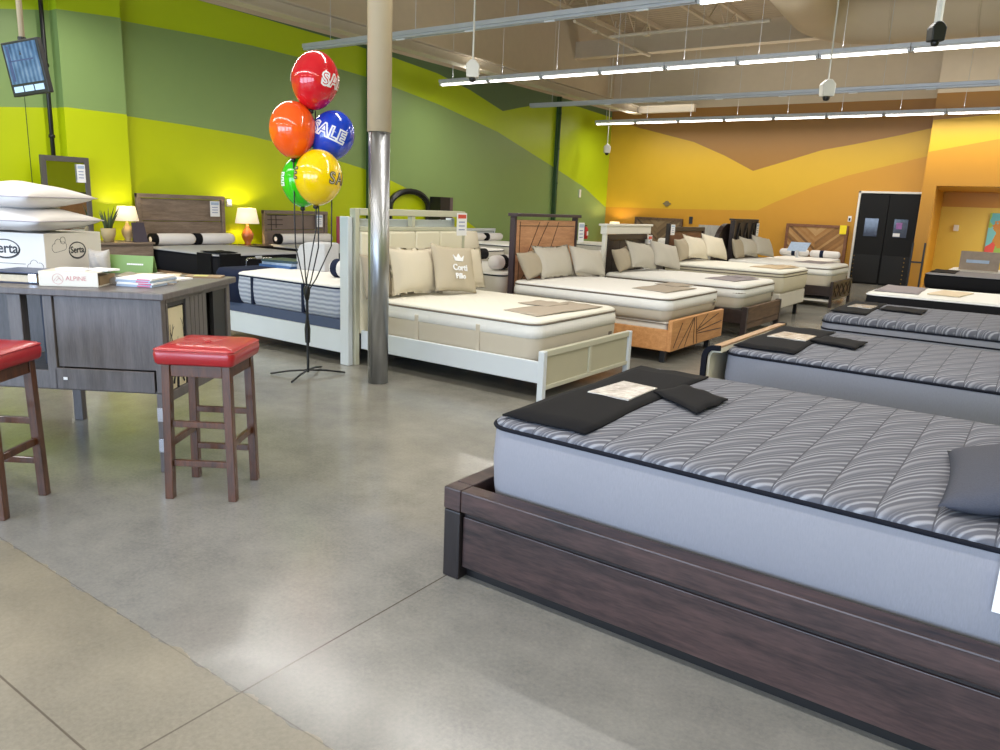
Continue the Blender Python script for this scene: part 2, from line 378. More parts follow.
def thing(name, label, cat, loc=(0,0,0), rz=0, group=None):
    o = bpy.data.objects.new(name, None); COL.objects.link(o); o.location = loc; o.rotation_euler = (0,0,rz); o.empty_display_size = .1
    o['label'] = label; o['category'] = cat; o['_o'] = tuple(loc)
    if group: o['group'] = group
    return o
def tag(o, label, cat, group=None):
    o['label'] = label; o['category'] = cat
    if group: o['group'] = group
    return o
def struct(name, g, mats, parent=None, **k):
    o = build(name, g, mats, parent, **k)
    if parent is None: o['kind'] = 'structure'
    return o
def place(o, loc=None, rot=None):
    if loc is not None: o.location = loc
    if rot is not None: o.rotation_euler = rot
    return o
def dup(root, loc, rz=None, label=None, group=None):
    r = root.copy(); COL.objects.link(r); r.location = loc
    if rz is not None: r.rotation_euler = (0,0,rz)
    if label: r['label'] = label
    if group: r['group'] = group
    for ch in list(root.children):
        c = ch.copy(); COL.objects.link(c); c.parent = r
        for gch in list(ch.children):
            d = gch.copy(); COL.objects.link(d); d.parent = c
    return r
def text_mesh(body, size, depth=.001, bold=0.0, align='CENTER', space=1.0):
    cu = bpy.data.curves.new('t', 'FONT'); cu.body = body; cu.size = size; cu.extrude = depth; cu.offset = bold; cu.align_x = align; cu.align_y = 'CENTER'; cu.resolution_u = 3; cu.space_character = space
    o = bpy.data.objects.new('t', cu); COL.objects.link(o)
    me = bpy.data.meshes.new_from_object(o.evaluated_get(bpy.context.evaluated_depsgraph_get()))
    bpy.data.objects.remove(o); bpy.data.curves.remove(cu); return me
def text(name, body, size, m, parent, loc, rot, **k):
    me = text_mesh(body, size, **k); me.materials.clear(); me.materials.append(m)
    o = bpy.data.objects.new(name, me); COL.objects.link(o); o.parent = parent; o.location = loc; o.rotation_euler = rot; return o

# ================================================================== THE ROOM
XW, YF, PT = -11.2, 21.17, 4.45        # green wall, orange wall, top of the painted bands
ZC = 6.6
XR, YB = 7.0, -5.2
g = G(); g.box(XW-.3, XR+.3, YB-.5, 25, -.2, 0); struct('floor', g, M['floor'])
# ceiling: corrugated deck, its trusses are parts
g = G(); g.box(XW-.3, XR+.3, YB-.3, 25, ZC, ZC+.15); ceil = struct('ceiling', g, M['deck'])
for jx in [-9.7+2.4*i for i in range(7)]:
    g = G(); g.box(jx-.04, jx+.04, YB, YF, 6.5, 6.6); g.box(jx-.04, jx+.04, YB, YF, 5.95, 6.03)
    y = YB; k = 0
    while y < YF-.6:
        g.tube([(jx, y, 6.0 if k%2 else 6.54), (jx, y+.6, 6.54 if k%2 else 6.0)], .014, 5); y += .6; k += 1
    build('truss', g, M['ceilwall'], ceil)
for jy in (-2, 18.9):
    g = G(); g.box(XW, XR, jy-.09, jy+.09, 5.55, 5.95); g.box(XW, XR, jy-.14, jy+.14, 5.52, 5.56); build('girder', g, M['ceilwall'], ceil)

def interp(c, t):
    if t <= c[0][0]: return c[0][1]
    for (a, za), (b, zb) in zip(c, c[1:]):
        if t <= b: return za+(zb-za)*(t-a)/(b-a)
    return c[-1][1]
def banded(g, curves, t0, t1, P, zt, n=140, mats=None):
    """surface split into colour bands; curves bottom to top; band index = material slot"""
    ts = sorted(set([t0+(t1-t0)*i/n for i in range(n+1)] + [q[0] for c in curves for q in c if t0 < q[0] < t1]))
    for a, b in zip(ts, ts[1:]):
        za = [0]+[min(zt, max(0, interp(c, a))) for c in curves]+[zt]; zb = [0]+[min(zt, max(0, interp(c, b))) for c in curves]+[zt]
        for i in range(len(za)-1):
            za[i+1] = max(za[i+1], za[i]); zb[i+1] = max(zb[i+1], zb[i])
            if za[i+1]-za[i] < 1e-4 and zb[i+1]-zb[i] < 1e-4: continue
            g.mi = i; g.add([P(a, za[i]), P(b, zb[i]), P(b, zb[i+1]), P(a, za[i+1])], [(0,1,2,3)])
g1 = [(-6, 2.3), (4.52,2.53),(5.26,2.61),(6.16,2.61),(7.2,2.58),(8.31,2.53),(9.37,2.42),(10.37,2.25),(10.95,2.16),(11.69,1.98),(12.05,1.88),(13.55,1.44),(14.06,1.27),(15.32,.72),(16.8,0)]
g2 = [(-6, 3.2), (4.63,3.72),(5.17,3.82),(6.17,3.90),(7.45,3.95),(8.36,3.97),(9.6,3.95),(10.95,3.88),(11.69,3.81),(13.22,3.64),(15.4,3.29),(17.93,2.66),(19.74,2.19),(20.8,1.78),(21.17,1.64)]
g3 = [(-6, 4.45), (7.0,4.45),(8.38,4.44),(9.41,4.42),(10.59,4.40),(11.69,4.36),(13.1,4.27),(14.26,4.09),(15.57,3.79),(16.29,3.96),(16.96,4.1),(18.11,4.29),(19.23,4.33),(21.17,4.27)]
g = G(); banded(g, [g1, g2, g3], YB, YF, lambda a, z: (XW, a, z), PT)
g.mi = 4; g.add([(XW, YB, PT), (XW, YF, PT), (XW, YF, ZC), (XW, YB, ZC)], [(0,1,2,3)]); g.box(XW-.3, XW-.02, YB-.3, YF+.3, 0, ZC)
wl = struct('wall_left', g, [M['lime'], M['sage'], M['lime2'], M['olive'], M['ceilwall']], fixn=False)
# shallow pilaster
g = G(); xp = XW+.2
banded(g, [g1, g2, g3], 5.22, 6.08, lambda a, z: (xp, a, z), PT, 8)
for yy in (5.22, 6.08):
    zz = [0, interp(g1, yy), interp(g2, yy), interp(g3, yy), PT]
    for i in range(4): g.mi = i; g.add([(XW, yy, zz[i]), (xp, yy, zz[i]), (xp, yy, zz[i+1]), (XW, yy, zz[i+1])], [(0,1,2,3)])
g.mi = 3; g.add([(XW, 5.22, PT), (xp, 5.22, PT), (xp, 6.08, PT), (XW, 6.08, PT)], [(0,1,2,3)])
build('pilaster', g, [M['lime'], M['sage'], M['lime2'], M['olive']], wl)
# panel joints and dark down pipes
for yy in (11.1, 18.1):
    g = G(); g.box(XW, XW+.05, yy-.09, yy+.09, 0, PT); build('panel_joint', g, M['pipe'], wl)
g = G(); g.box(XW, XW+.004, 4.82, 4.828, 0, PT); build('panel_joint', g, M['pipe'], wl)
for i, (yy, lab) in enumerate(((5.08, 'dark pipe running up the green wall beside the pilaster and framed mirror'), (11.02, 'dark pipe up the green wall right behind the steel column'), (18.02, 'dark green pipe up the green wall nearest the orange wall'))):
    g = G(); g.tube([(0, 0, 0), (0, 0, 6.5 if i == 0 else 4.44)], .04 if i else .028, 10)
    for z in (1.3, 2.2, 3.1, 4.0): g.tube([(0, 0, z), (0, 0, z+.04)], .055 if i else .04, 10)
    p = build('wall_pipe', g, M['pole_black'] if i < 1 else M['pipe'], smooth=True); p.location = (XW+.10, yy, 0); tag(p, lab, 'pipe')

o1 = [(XW, 1.66),(-8.64,1.68),(-6.47,1.72),(-6.02,1.95),(-5.14,2.35),(-4.34,2.64),(-3.4,2.9),(-2.4,3.18)]
o2 = [(XW, 4.18),(-10.08,3.91),(-8.41,3.5),(-7.49,3.13),(-6.69,2.74),(-5.77,3.02),(-5.01,3.26),(-4.23,3.4),(-3.28,3.59),(-2.4,3.8)]
o1, o2 = [[(q[0]*(1.018 if -11 < q[0] < -2.5 else 1), 1.55+(q[1]-1.55)*1.018) for q in o_] for o_ in (o1, o2)]
g = G(); banded(g, [o1, o2], XW, -2.4, lambda a, z: (a, YF, z), PT, 90)
g.mi = 3; g.add([(XW, YF, PT), (-2.4, YF, PT), (-2.4, YF, ZC), (XW, YF, ZC)], [(0,1,2,3)]); g.box(XW-.3, -2.4, YF+.02, YF+.3, 0, ZC)
struct('wall_far', g, [M['orange'], M['yellow'], M['brown'], M['ceilwall']], fixn=False)
# the wall section right of the doors, with the wide opening of a recess
YP = 20.4; XP = -2.58; XO = -2.30; ZO = 2.42; YN = 24.0
p1 = [(XP, 3.17), (-1.23, 3.44), (2, 3.9), (7, 4.2)]; p2 = [(XP, 3.87), (-1.31, 3.96), (7, 4.3)]
g = G()
def bandedz(g, curves, t0, t1, zb, n):
    ts = [t0+(t1-t0)*i/n for i in range(n+1)]
    for a, b in zip(ts, ts[1:]):
        za = [zb]+[interp(c, a) for c in curves]+[PT]; zc = [zb]+[interp(c, b) for c in curves]+[PT]
        for i in range(len(za)-1): g.mi = i; g.add([(a, YP, za[i]), (b, YP, zc[i]), (b, YP, zc[i+1]), (a, YP, za[i+1])], [(0,1,2,3)])
bandedz(g, [p1, p2], XP, XR, ZO, 40)
g.mi = 0; g.box(XP, XO, YP, YP+.4, 0, ZO-.001); g.box(XP, XR, YP+.005, YP+.4, ZO, PT)
g.mi = 3; g.box(XP, XR, YP+.001, YP+.4, PT, ZC)
struct('wall_partition', g, [M['brightorange'], M['brightyellow'], M['brown'], M['ceilwall']], fixn=False)
g = G()
g.mi = 0; g.box(-4.0, XR, YN, YN+.2, 0, ZO+.1); g.box(-2.62, -2.5, YF+.32, YN, 0, ZO+.1); g.box(XP, XR, YP+.4, YN, ZO, ZO+.1)
g.mi = 1; g.box(-2.50, XR, YN-.004, YN-.001, 0, 2.03)
nich = struct('wall_recess', g, [M['brightorange'], M['paleyellow']])
g = G(); g.box(XR, XR+.2, YB, YN, 0, ZC); struct('wall_right', g, M['lime'])
# wall behind the camera with the shop windows
g = G(); y0, y1 = YB-.2, YB
WX = (-8.2, -4.6, -1.0, 2.6)
g.box(XW, XR, y0, y1, 3.25, ZC); g.box(XW, XR, y0, y1, 0, .3)
edges = [XW]
for wx in WX: edges += [wx-1.5, wx+1.5]
edges.append(XR)
for a, b in zip(edges[::2], edges[1::2]): g.box(a, b, y0, y1, .3, 3.25)
struct('wall_back', g, M['ceilwall'])
for i, wx in enumerate(WX):
    g = G()
    for a, b, c, d in ((wx-1.5, wx+1.5, .3, .36), (wx-1.5, wx+1.5, 3.19, 3.25), (wx-1.5, wx-1.44, .3, 3.25), (wx+1.44, wx+1.5, .3, 3.25), (wx-.03, wx+.03, .3, 3.25)): g.box(a, b, y0+.05, y1-.05, c, d)
    struct('window_%d' % (i+1), g, M['pole_black'])

# cream beam hanging off the green wall, turning the corner before the orange wall
g = G(); g.box(-10.0, -9.86, YB, 20.2, 4.22, 4.38); g.box(-10.0, -9.76, YB, 20.2, 4.38, 4.40); g.box(-10.0, -9.76, YB, 20.2, 4.20, 4.22); struct('trim_1', g, M['beam'])
g = G(); g.box(-9.85, -8.2, 20.06, 20.2, 4.22, 4.38); g.box(-9.75, -8.2, 20.0, 20.2, 4.381, 4.40); struct('trim_2', g, M['beam'])

# double door
dt = build('door_1', G().box(-3.84, -2.62, YF-.012, YF-.002, 0, 2.2), M['door_black']); dt['kind'] = 'structure'; dt.location.x = .209; dt.scale = (1.1, 1, 1.02)
for (xa, xb) in ((-3.83, -3.235), (-3.225, -2.63)):
    g = G(); g.box(xa, xb, YF-.06, YF-.012, .02, 2.17); lf = build('door_leaf', g, M['door_black'], dt, bevel=.004)
    c = (xa+xb)/2
    g = G(); g.box(c-.14, c+.14, YF-.075, YF-.058, 1.17, 1.60); build('window_pane', g, M['glassdark'], lf)
    g = G(); g.box(xa+.02, xb-.02, YF-.078, YF-.058, .04, .72); build('kick_plate', g, plain('matt black plate', (10, 10, 11), .6), lf)
g = G()
for i in range(7): g.lathe([(.012, -.088), (.006, -.092)], (-2.75, YF, .08+.10*i), 8, 'y'); g.lathe([(.012, -.088), (.006, -.092)], (-3.80, YF, .08+.10*i), 8, 'y')
build('stud', g, M['brass'], dt)
g = G(); g.box(-3.89, -3.84, YF-.05, YF-.001, 0, 2.25); g.box(-2.62, -2.59, YF-.05, YF-.001, 0, 2.25); g.box(-3.89, -2.59, YF-.05, YF-.001, 2.2, 2.25); build('door_frame', g, M['white_paint'], dt, bevel=.004)
g = G(); g.box(-3.06, -2.92, YF-.08, YF-.076, 1.19, 1.27); n_ = build('paper_notice', g, M['paper'], dt)
g = G(); g.box(-3.02, -2.9, YF-.082, YF-.076, 1.37, 1.52); build('pink_poster', g, plain('pink and purple print', (150, 96, 160), .4, var=.6, nscale=14), dt)

# ------------------------------------------------------------------ roof things
# duct with elbow
g = G(); yc, zc, r = 16.6, 5.35, .50
path = [(6.9, yc, zc), (3, yc, zc), (0, yc, zc), (-3.3, yc, zc)]
for k in range(1, 9):
    a = PI/2*k/8; path.append((-3.3-.95*math.sin(a), yc-.95*(1-math.cos(a)), zc+.12*k/8))
path += [(-4.25, 14.6, 5.55), (-4.25, 13.9, 5.6)]
g.tube(path, r, 28); du = build('air_duct', g, M['duct'], smooth=True); tag(du, 'fat round beige air duct with an elbow under the roof', 'duct')
g = G()
for x in [-3+1.4*i for i in range(7)]: g.tube([(x-.02, yc, zc), (x+.02, yc, zc)], r+.012, 28)
build('duct_seam', g, M['duct'], du, smooth=True)
g = G(); g.tube([(-6.9, 12.4, 5.52), (-3.8, 12.4, 5.52)], .30, 24); g.tube([(-6.95, 12.4, 5.52), (-6.9, 12.4, 5.52)], .33, 24)
d2 = build('air_duct', g, plain('white insulated duct', (206, 204, 204), .5), smooth=True); tag(d2, 'short white round duct at the top edge above the pale track', 'duct')
# conduits
for (a, b, lab) in (((-9.0, 15.0, 5.48), (-9.1, 19.0, 5.48), 'thin cream conduit slanting under the roof above the lit tubes'), ((-5.1, 15.9, 5.3), (-8.6, 15.9, 5.3), 'thin cream conduit crossing under the roof by the duct')):
    g = G(); g.tube([a, b], .035, 8)
    for t in (.25, .75): p = Vector(a).lerp(Vector(b), t); g.box(p.x-.07, p.x+.07, p.y-.07, p.y+.07, p.z-.05, p.z+.0); g.tube([(p.x, p.y, p.z), (p.x, p.y, 6.55)], .006, 5)
    o = build('conduit', g, M['beam']); tag(o, lab, 'conduit')

# lit strip fixtures
def strip_light():
    t = thing('strip_light', 'x', 'light')
    g = G(); g.box(-.615, .615, -.075, .075, 0, .055); g.prism([(-.075, 0), (.075, 0), (.045, -.02), (-.045, -.02)], 'x', -.60, .60); build('housing', g, M['grey_metal'], t, bevel=.003)
    g = G(); g.tube([(-.575, 0, -.045), (.575, 0, -.045)], .016, 10); build('tube', g, M['tube'], t, smooth=True)
    for sx in (-.61, .575): build('lamp_holder', G().box(sx, sx+.035, -.05, .05, -.06, 0), M['grey_metal'], t, bevel=.003)
    g = G(); g.tube([(-.3, 0, .05), (-.3, 0, 2.0)], .004, 5); build('suspension_cable', g, M['grey_metal'], t)
    return t
SL = strip_light(); used = False
def row(y, z, x0, n, grp, names):
    global used
    for i in range(n):
        lab = names[i] if i < len(names) else names[-1]
        if not used: o = SL; o.location = (x0+1.237*i, y, z); o['label'] = lab; o['group'] = grp; used = True
        else: o = dup(SL, (x0+1.237*i, y, z), label=lab, group=grp)
ordn = ['leftmost', 'second from left', 'third from left', 'fourth from left', 'fifth from left', 'sixth from left', 'seventh from left', 'eighth from left', 'rightmost']
row(12.6, 3.97, -10.05, 9, 'fluorescent tubes of the nearer lit row', ['%s glowing tube light of the higher, nearer lit row' % a for a in ordn])
row(19.7, 3.96, -10.3, 9, 'fluorescent tubes of the farther lit row', ['%s glowing tube light of the lower row before the orange wall' % a for a in ordn])
row(8.8, 3.93, -3.05, 2, 'fluorescent tubes at the top edge', ['glowing tube light at the very top edge, right end of the near track', 'glowing tube light continuing the near track out of the top of the picture'])
for (y, z, x0, x1, lab) in ((8.8, 3.93, -10.35, -3.68, 'long unlit pale track hanging nearest, behind the column top'), (16.1, 3.95, -10.75, 2.5, 'long unlit pale track hanging between the two lit tube rows')):
    xm = (x0+x1)/2; t = thing('light_track', lab, 'track', (xm, y, z)); hl = (x1-x0)/2
    g = G(); g.box(-hl, hl, -.07, .07, 0, .06); g.box(-hl, hl, -.05, -.02, -.035, 0); g.box(-hl, hl, .02, .05, -.035, 0); build('channel', g, M['track'], t, bevel=.004)
    k = 0; x = -hl+.6
    while x < hl:
        g = G(); g.tube([(x, 0, .05), (x, 0, 2.2)], .004, 5); build('suspension_cable', g, M['grey_metal'], t); x += 1.8
    x = -hl+2.1
    while x < hl: build('connector', G().box(x-.08, x+.08, -.015, .015, -.05, 0), M['paper'], t, bevel=.004); x += 1.3

def hang_cam(loc, lab, rot=0, s=1.0, kind=0):
    t = thing('ceiling_camera', lab, 'camera', loc, rot, 'hanging cameras')
    g = G(); g.prism([(-.075*s, -.10*s), (.075*s, -.10*s), (.085*s, .05*s), (.03*s, .11*s), (-.03*s, .11*s), (-.085*s, .05*s)], 'y', -.07*s, .07*s); build('housing', g, M['white_paint'] if kind == 0 else M['pole_black'], t, bevel=.01)
    g = G(); g.lathe([(.045*s, -.09*s), (.045*s, -.12*s), (.035*s, -.145*s), (.01*s, -.155*s)], n=16); build('lens', g, M['pole_black'], t, smooth=True)
    g = G(); g.tube([(0, 0, .10*s), (0, 0, 6.5-loc[2])], .012 if kind == 0 else .035, 8); build('drop_rod', g, M['white_paint'], t)
hang_cam((-6.25, 8.0, 3.22), 'white camera box on a rod near the column, left of the lit row', YAW)
hang_cam((-2.95, 12.1, 3.40), 'white camera box hanging at top right before the tracks', YAW, 1.1)
hang_cam((-10.35, 19.4, 3.22), 'white camera box hanging in the corner of green and orange walls', YAW, 1.1)
hang_cam((-1.15, 8.4, 3.28), 'dark camera head on a thick white pole at the top right', YAW, .8, 1)

# ================================================================== COLUMN
t = thing('support_column', 'round steel column, beige paint above and bare galvanised sleeve below', 'column', (-4.585, 4.655, 0))
g = G(); g.lathe([(.098, 2.1), (.098, 6.6)], n=32); build('painted_shaft', g, M['beige_steel'], t, smooth=False)
g = G(); g.lathe([(.088, 0), (.088, 2.12)], n=40); g.tube([(.0, -.088, .05), (0, -.088, 2.1)], .006, 6); build('steel_sleeve', g, M['steel'], t, smooth=False)
for o_ in t.children:
    for p in o_.data.polygons: p.use_smooth = len(p.vertices) == 4

# ================================================================== BALLOONS
ST = Vector((-5.2, 4.40, 0)); va = math.atan2(ST.y, ST.x)-PI/2   # direction of view towards the stand
t = thing('balloon_stand', 'thin black balloon stand on folding feet beside the steel column', 'stand', tuple(ST), va)
g = G(); g.tube([(0, 0, .03), (0, 0, .75)], .012, 8); g.tube([(0,0,.30),(0,0,.42),(0,0,.5)], [.022,.026,.015], 8); build('pole', g, M['pole_black'], t)
for a in (.15, PI-.15, -2.0, 1.2):
    g = G(); g.tube([(0, 0, .05), (.16*math.cos(a), .16*math.sin(a), .04), (.33*math.cos(a), .33*math.sin(a), .012)], .009, 6); build('foot', g, M['pole_black'], t)
g = G(); g.lathe([(.018, .68), (.028, .74), (.03, .78), (.02, .80)], n=12); build('hub', g, M['pole_black'], t, smooth=True)
heads = dict(red=((.09, 0, 2.50), .195, .235), orange=((-.095, 0, 2.10), .192, .232), blue=((.225, .06, 2.075), .188, .215), yellow=((.105, -.17, 1.72), .196, .228), green=((-.025, .14, 1.69), .178, .22))
for k, (c, r, hh) in heads.items():
    b0 = Vector(c)-Vector((0, 0, hh)); pts = [Vector((0, 0, .74)), Vector((b0.x*.35 if k != 'red' else .0, b0.y*.4, .86)), Vector((b0.x*.95, b0.y, 1.15 if k != 'red' else 1.3)), b0]
    g = G(); g.tube(pts, .006, 6); build('balloon_stick', g, M['pole_black'], t)
blab = dict(red='red glossy balloon with white SALE lettering, topmost of the bunch', orange='orange glossy balloon, left of the bunch', blue='blue glossy balloon with white SALE lettering, right of the bunch',
            yellow='yellow glossy balloon with black SALE lettering, lowest in front', green='bright green balloon half hidden behind the yellow one')
def balloon(k, s_off, tilt):
    c, r, hh = heads[k]
    wl_ = ST + Matrix.Rotation(va, 3, 'Z') @ Vector(c)
    t = thing('balloon', blab[k], 'balloon', tuple(wl_), va, 'balloons on the stand'); t.rotation_euler = (0, tilt, va)
    def Rz(z):
        q = max(-1, min(1, z/hh)); base = math.sqrt(max(0, 1-q*q)); return r*base*(1-.10*max(0, -q)**1.5)
    prof = [(max(.002, Rz(hh*math.sin(a))), hh*math.sin(a)) for a in [(-PI/2+PI*i/28) for i in range(29)]]
    g = G(); g.lathe(prof, n=40); build('skin', g, M['bal_'+k], t, smooth=True)
    g = G(); g.lathe([(.010, -hh-.03), (.022, -hh-.02), (.018, -hh+.006)], n=12); build('cup', g, M['pole_black'], t, smooth=True)
    if s_off is None: return
    def wrap(me, eps, size):
        bm = bmesh.new(); bm.from_mesh(me); bmesh.ops.triangulate(bm, faces=bm.faces); bmesh.ops.subdivide_edges(bm, edges=bm.edges, cuts=2, use_grid_fill=True)
        for v in bm.verts:
            z = v.co.y+.005; R_ = Rz(z)+eps+v.co.z*0; th = (v.co.x/r)
            v.co = Vector((R_*math.sin(th), -R_*math.cos(th), z))
        bm.to_mesh(me); bm.free()
    for off in s_off:
        for bold, col, eps in ((.08 if k != 'yellow' else .045, M['paper'] if k != 'yellow' else M['ink'], .0022), (-.018, M['bal_'+k] if k != 'yellow' else M['paper_cream'], .0042)):
            sz = .138 if k != 'yellow' else .13
            me = text_mesh('SALE', sz, 0.0, bold*sz, 'LEFT', 1.08 if k != 'yellow' else 1.15)
            for v in me.vertices: v.co.x += off*r
            wrap(me, eps, sz); me.materials.clear(); me.materials.append(col)
            o = bpy.data.objects.new('lettering' if eps < .003 else 'lettering_inline', me); COL.objects.link(o); o.parent = t
            for p in me.polygons: p.use_smooth = True
balloon('red', (.28, -3.0), .14); balloon('orange', None, 0); balloon('blue', (-1.05,), .38); balloon('yellow', (.45, -2.6), .1); balloon('green', (-2.75,), 0)

# ================================================================== BED HELPERS
def P_(name, m, t, *boxes, bevel=.006, mi=None):
    g = G()
    for b in boxes: g.box(*b)
    return build(name, g, m, t, world=True, bevel=bevel)
def mattress(label, x0, x1, y0, y1, z0, zp, zt, top, side, pip, pipz=(), r=.13, bulge=.012, bands=(), group=None, handles=(), bandm=None):
    cx, cy_ = (x0+x1)/2, (y0+y1)/2; L, W = x1-x0, y1-y0
    t = thing('mattress', label, 'mattress', (cx, cy_, z0), 0, group); hs = zp-z0
    g = G(); g.slab(L, W, r, [(.03, 0), (.006, .03), (-bulge*.4, hs*.3), (-bulge, hs*.6), (-bulge*.3, hs-.01), (0, hs)]); build('border', g, side, t, smooth=True)
    d = zt-zp
    g = G(); g.slab(L, W, r, [(0, hs), (-.004, hs+d*.35), (.010, hs+d*.7), (.04, hs+d*.93), (.10, hs+d), (.22, hs+d+.006), (.42, hs+d+.010)]); build('top_panel', g, top, t, smooth=True)
    for pz in (zp,)+tuple(pipz):
        o = outline(L+.012, W+.012, r, 8); g = G(); g.tube([(a, b, pz-z0) for a, b in o], .0085, 6, closed=True); build('piping', g, pip, t, smooth=True)
    if side is M['side_taupe']:
        g = G(); b0 = hs-.115; g.slab(L+.004, W+.004, r, [(.0, b0), (-bulge-.003, b0+.002), (-bulge*.8-.003, b0+.06), (-.004, hs-.012), (.0, hs-.008)]); build('upper_band', g, M['quilt_white'], t, smooth=True)
        g = G(); g.box(L/2+.010, L/2+.016, W*.36, W*.36+.055, hs*.35, hs*.35+.075); build('label_patch', g, M['piping_taupe'], t)
    if bands:
        for bx in bands:
            g = G(); g.box(bx-.018, bx+.018, -W/2-bulge-.004, -W/2+.02, .01, hs-.005); build('side_band', g, bandm or pip, t)
    for hx in handles:
        g = G(); g.box(hx-.022, hx+.022, -W/2-bulge-.010, -W/2-.002, hs*.18, hs*.86); build('side_handle', g, side, t, bevel=.006)
    return t
def pillow_mesh(w_, h_, t_, n=18, seed=0, flange=0.0, pinch=.07):
    rnd = random.Random(seed); a, b, c = rnd.uniform(0, 6), rnd.uniform(0, 6), rnd.uniform(.8, 1.2)
    g = G(); vs_ = []; idx = {}
    def zz(u, v, s):
        if flange:
            u, v = max(-1, min(1, u*(1+flange))), max(-1, min(1, v*(1+flange)))
        q = max(0, (1-u*u))*max(0, (1-v*v))
        return s*(t_/2)*q**.42*(1+.07*math.sin(3.1*u+a)*math.cos(2.7*v+b)) + .006*math.sin(9*u+a+3*v)*(1-abs(u))
    def xy(u, v): return (w_/2*u*(1-pinch*(1-v*v)), h_/2*v*(1-pinch*(1-u*u))-.012*c*(1-u*u)*(1 if v > .5 else 0))
    for s in (1, -1):
        for i in range(n+1):
            for j in range(n+1):
                u, v = -1+2*i/n, -1+2*j/n; u = math.copysign(abs(u)**.8, u); v = math.copysign(abs(v)**.8, v)
                if s == -1 and (i in (0, n) or j in (0, n)): idx[(s, i, j)] = idx[(1, i, j)]; continue
                x, y = xy(u, v); idx[(s, i, j)] = len(vs_); vs_.append((x, y, zz(u, v, s)))
    fs = []
    for s in (1, -1):
        for i in range(n):
            for j in range(n):
                q = [idx[(s, i, j)], idx[(s, i+1, j)], idx[(s, i+1, j+1)], idx[(s, i, j+1)]]
                fs.append(tuple(q if s == 1 else q[::-1]))
    g.add(vs_, fs); return g
PN = [0]
def pillow(label, w_, h_, t_, bottom, lean, yaw, m, roll=0, group=None, flange=.0, name='pillow', facing=1, pinch=.07):
    """leaning pillow; bottom = world point of its lower edge middle, face towards +X turned by yaw"""
    PN[0] += 1
    g = pillow_mesh(w_, h_, t_, seed=PN[0], flange=flange, pinch=pinch)
    o = build(name, g, m, smooth=True)
    R = Matrix.Rotation(yaw, 4, 'Z') @ Matrix.Rotation(PI/2, 4, 'Z') @ Matrix.Rotation(PI/2-lean, 4, 'X') @ Matrix.Rotation(roll, 4, 'Z')
    up = R @ Vector((0, 1, 0)); o.matrix_world = Matrix.Translation(Vector(bottom)+up*h_/2) @ R
    # settle: the lowest point rests on the bottom height
    zmin = min((o.matrix_world @ v.co).z for v in o.data.vertices); o.location.z += bottom[2]-zmin+.002
    tag(o, label, 'pillow', group); return o
def flat_cover(label, quads, z, m, th=.012, group=None, window=None, name='foot_cover', cat='mattress cover', drape=None):
    t = thing(name, label, cat, (quads[0][0][0], quads[0][0][1], z), 0, group)
    for i, q in enumerate(quads):
        n = 10; g = G(); zo = .0 if i == 0 else th*1.05
        A, B, C_, D = [Vector((*p, 0)) for p in q]; vs_ = []
        for s in (1, 0):
            for a in range(n+1):
                for b in range(n+1):
                    p = A.lerp(B, a/n).lerp(D.lerp(C_, a/n), b/n)
                    e = min(a, n-a, b, n-b); hgt = (th if e > 0 else th*.6) if s else 0
                    vs_.append((p.x+.004*math.sin(b*1.3), p.y+.004*math.sin(a*1.7), z+zo+hgt+(.0025*math.sin(a*1.1+b*.8+i)+.0025)))
        fs = []; k = (n+1)**2
        for a in range(n):
            for b in range(n):
                q0 = a*(n+1)+b; fs.append((q0, q0+n+1, q0+n+2, q0+1)); fs.append((k+q0, k+q0+1, k+q0+n+2, k+q0+n+1))
        per = [(a, 0) for a in range(n)]+[(n, b) for b in range(n)]+[(a, n) for a in range(n, 0, -1)]+[(0, b) for b in range(n, 0, -1)]
        ids = [a*(n+1)+b for a, b in per]
        for i_, j_ in zip(ids, ids[1:]+ids[:1]): fs.append((i_, k+i_, k+j_, j_))
        g.add(vs_, fs); build('cover_panel' if i == 0 else 'folded_flap', g, m, t, world=True, smooth=True)
    if window:
        g = G(); g.hexa([(*p, z+th+.0) for p in window], [(*p, z+th+.008) for p in window]); build('clear_window', g, M['plastic'] if m is M['black_fabric'] else M['paper_cream'], t, world=True)
    return t
def price_tag(label, loc, w_, h_, rz=PI/2, red=True, group='price tags on the beds'):
    t = thing('price_tag', label, 'tag', loc, rz, group)
    g = G(); g.box(-w_/2, w_/2, -.004, 0, -h_, 0); build('card', g, M['paper'], t)
    g = G(); g.box(-w_*.4, w_*.4, -.007, -.004, -h_*.24, -h_*.07); build('printed_header', g, M['paper_red'] if red else M['paper_blue'], t)
    g = G()
    for k in range(3): g.box(-w_*.32, w_*.28, -.0065, -.004, -h_*(.42+.17*k), -h_*(.38+.17*k))
    build('printed_lines', g, M['ink_blue'], t); return t
def roll_pillow(label, loc, L, m=None, r=.085, band=.16, bandm=None, axis='y', group='head rolls on the beds'):
    t = thing('roll_pillow', label, 'pillow', loc, 0, group)
    pr = [(r*.35, -L/2), (r*.8, -L/2+.02), (r, -L/2+.06), (r*1.03, 0), (r, L/2-.06), (r*.8, L/2-.02), (r*.35, L/2)]
    g = G(); g.lathe(pr, (0, 0, r*1.0), 20, axis); build('roll_body', g, m or M['pillow_white'], t, smooth=True)
    b0 = -L/2+band
    g = G(); g.lathe([(r*1.03, b0-.045), (r*1.06, b0-.04), (r*1.06, b0+.04), (r*1.03, b0+.045)], (0, 0, r*1.0), 20, axis); build('dark_band', g, bandm or M['black_fabric'], t, smooth=True)
    return t

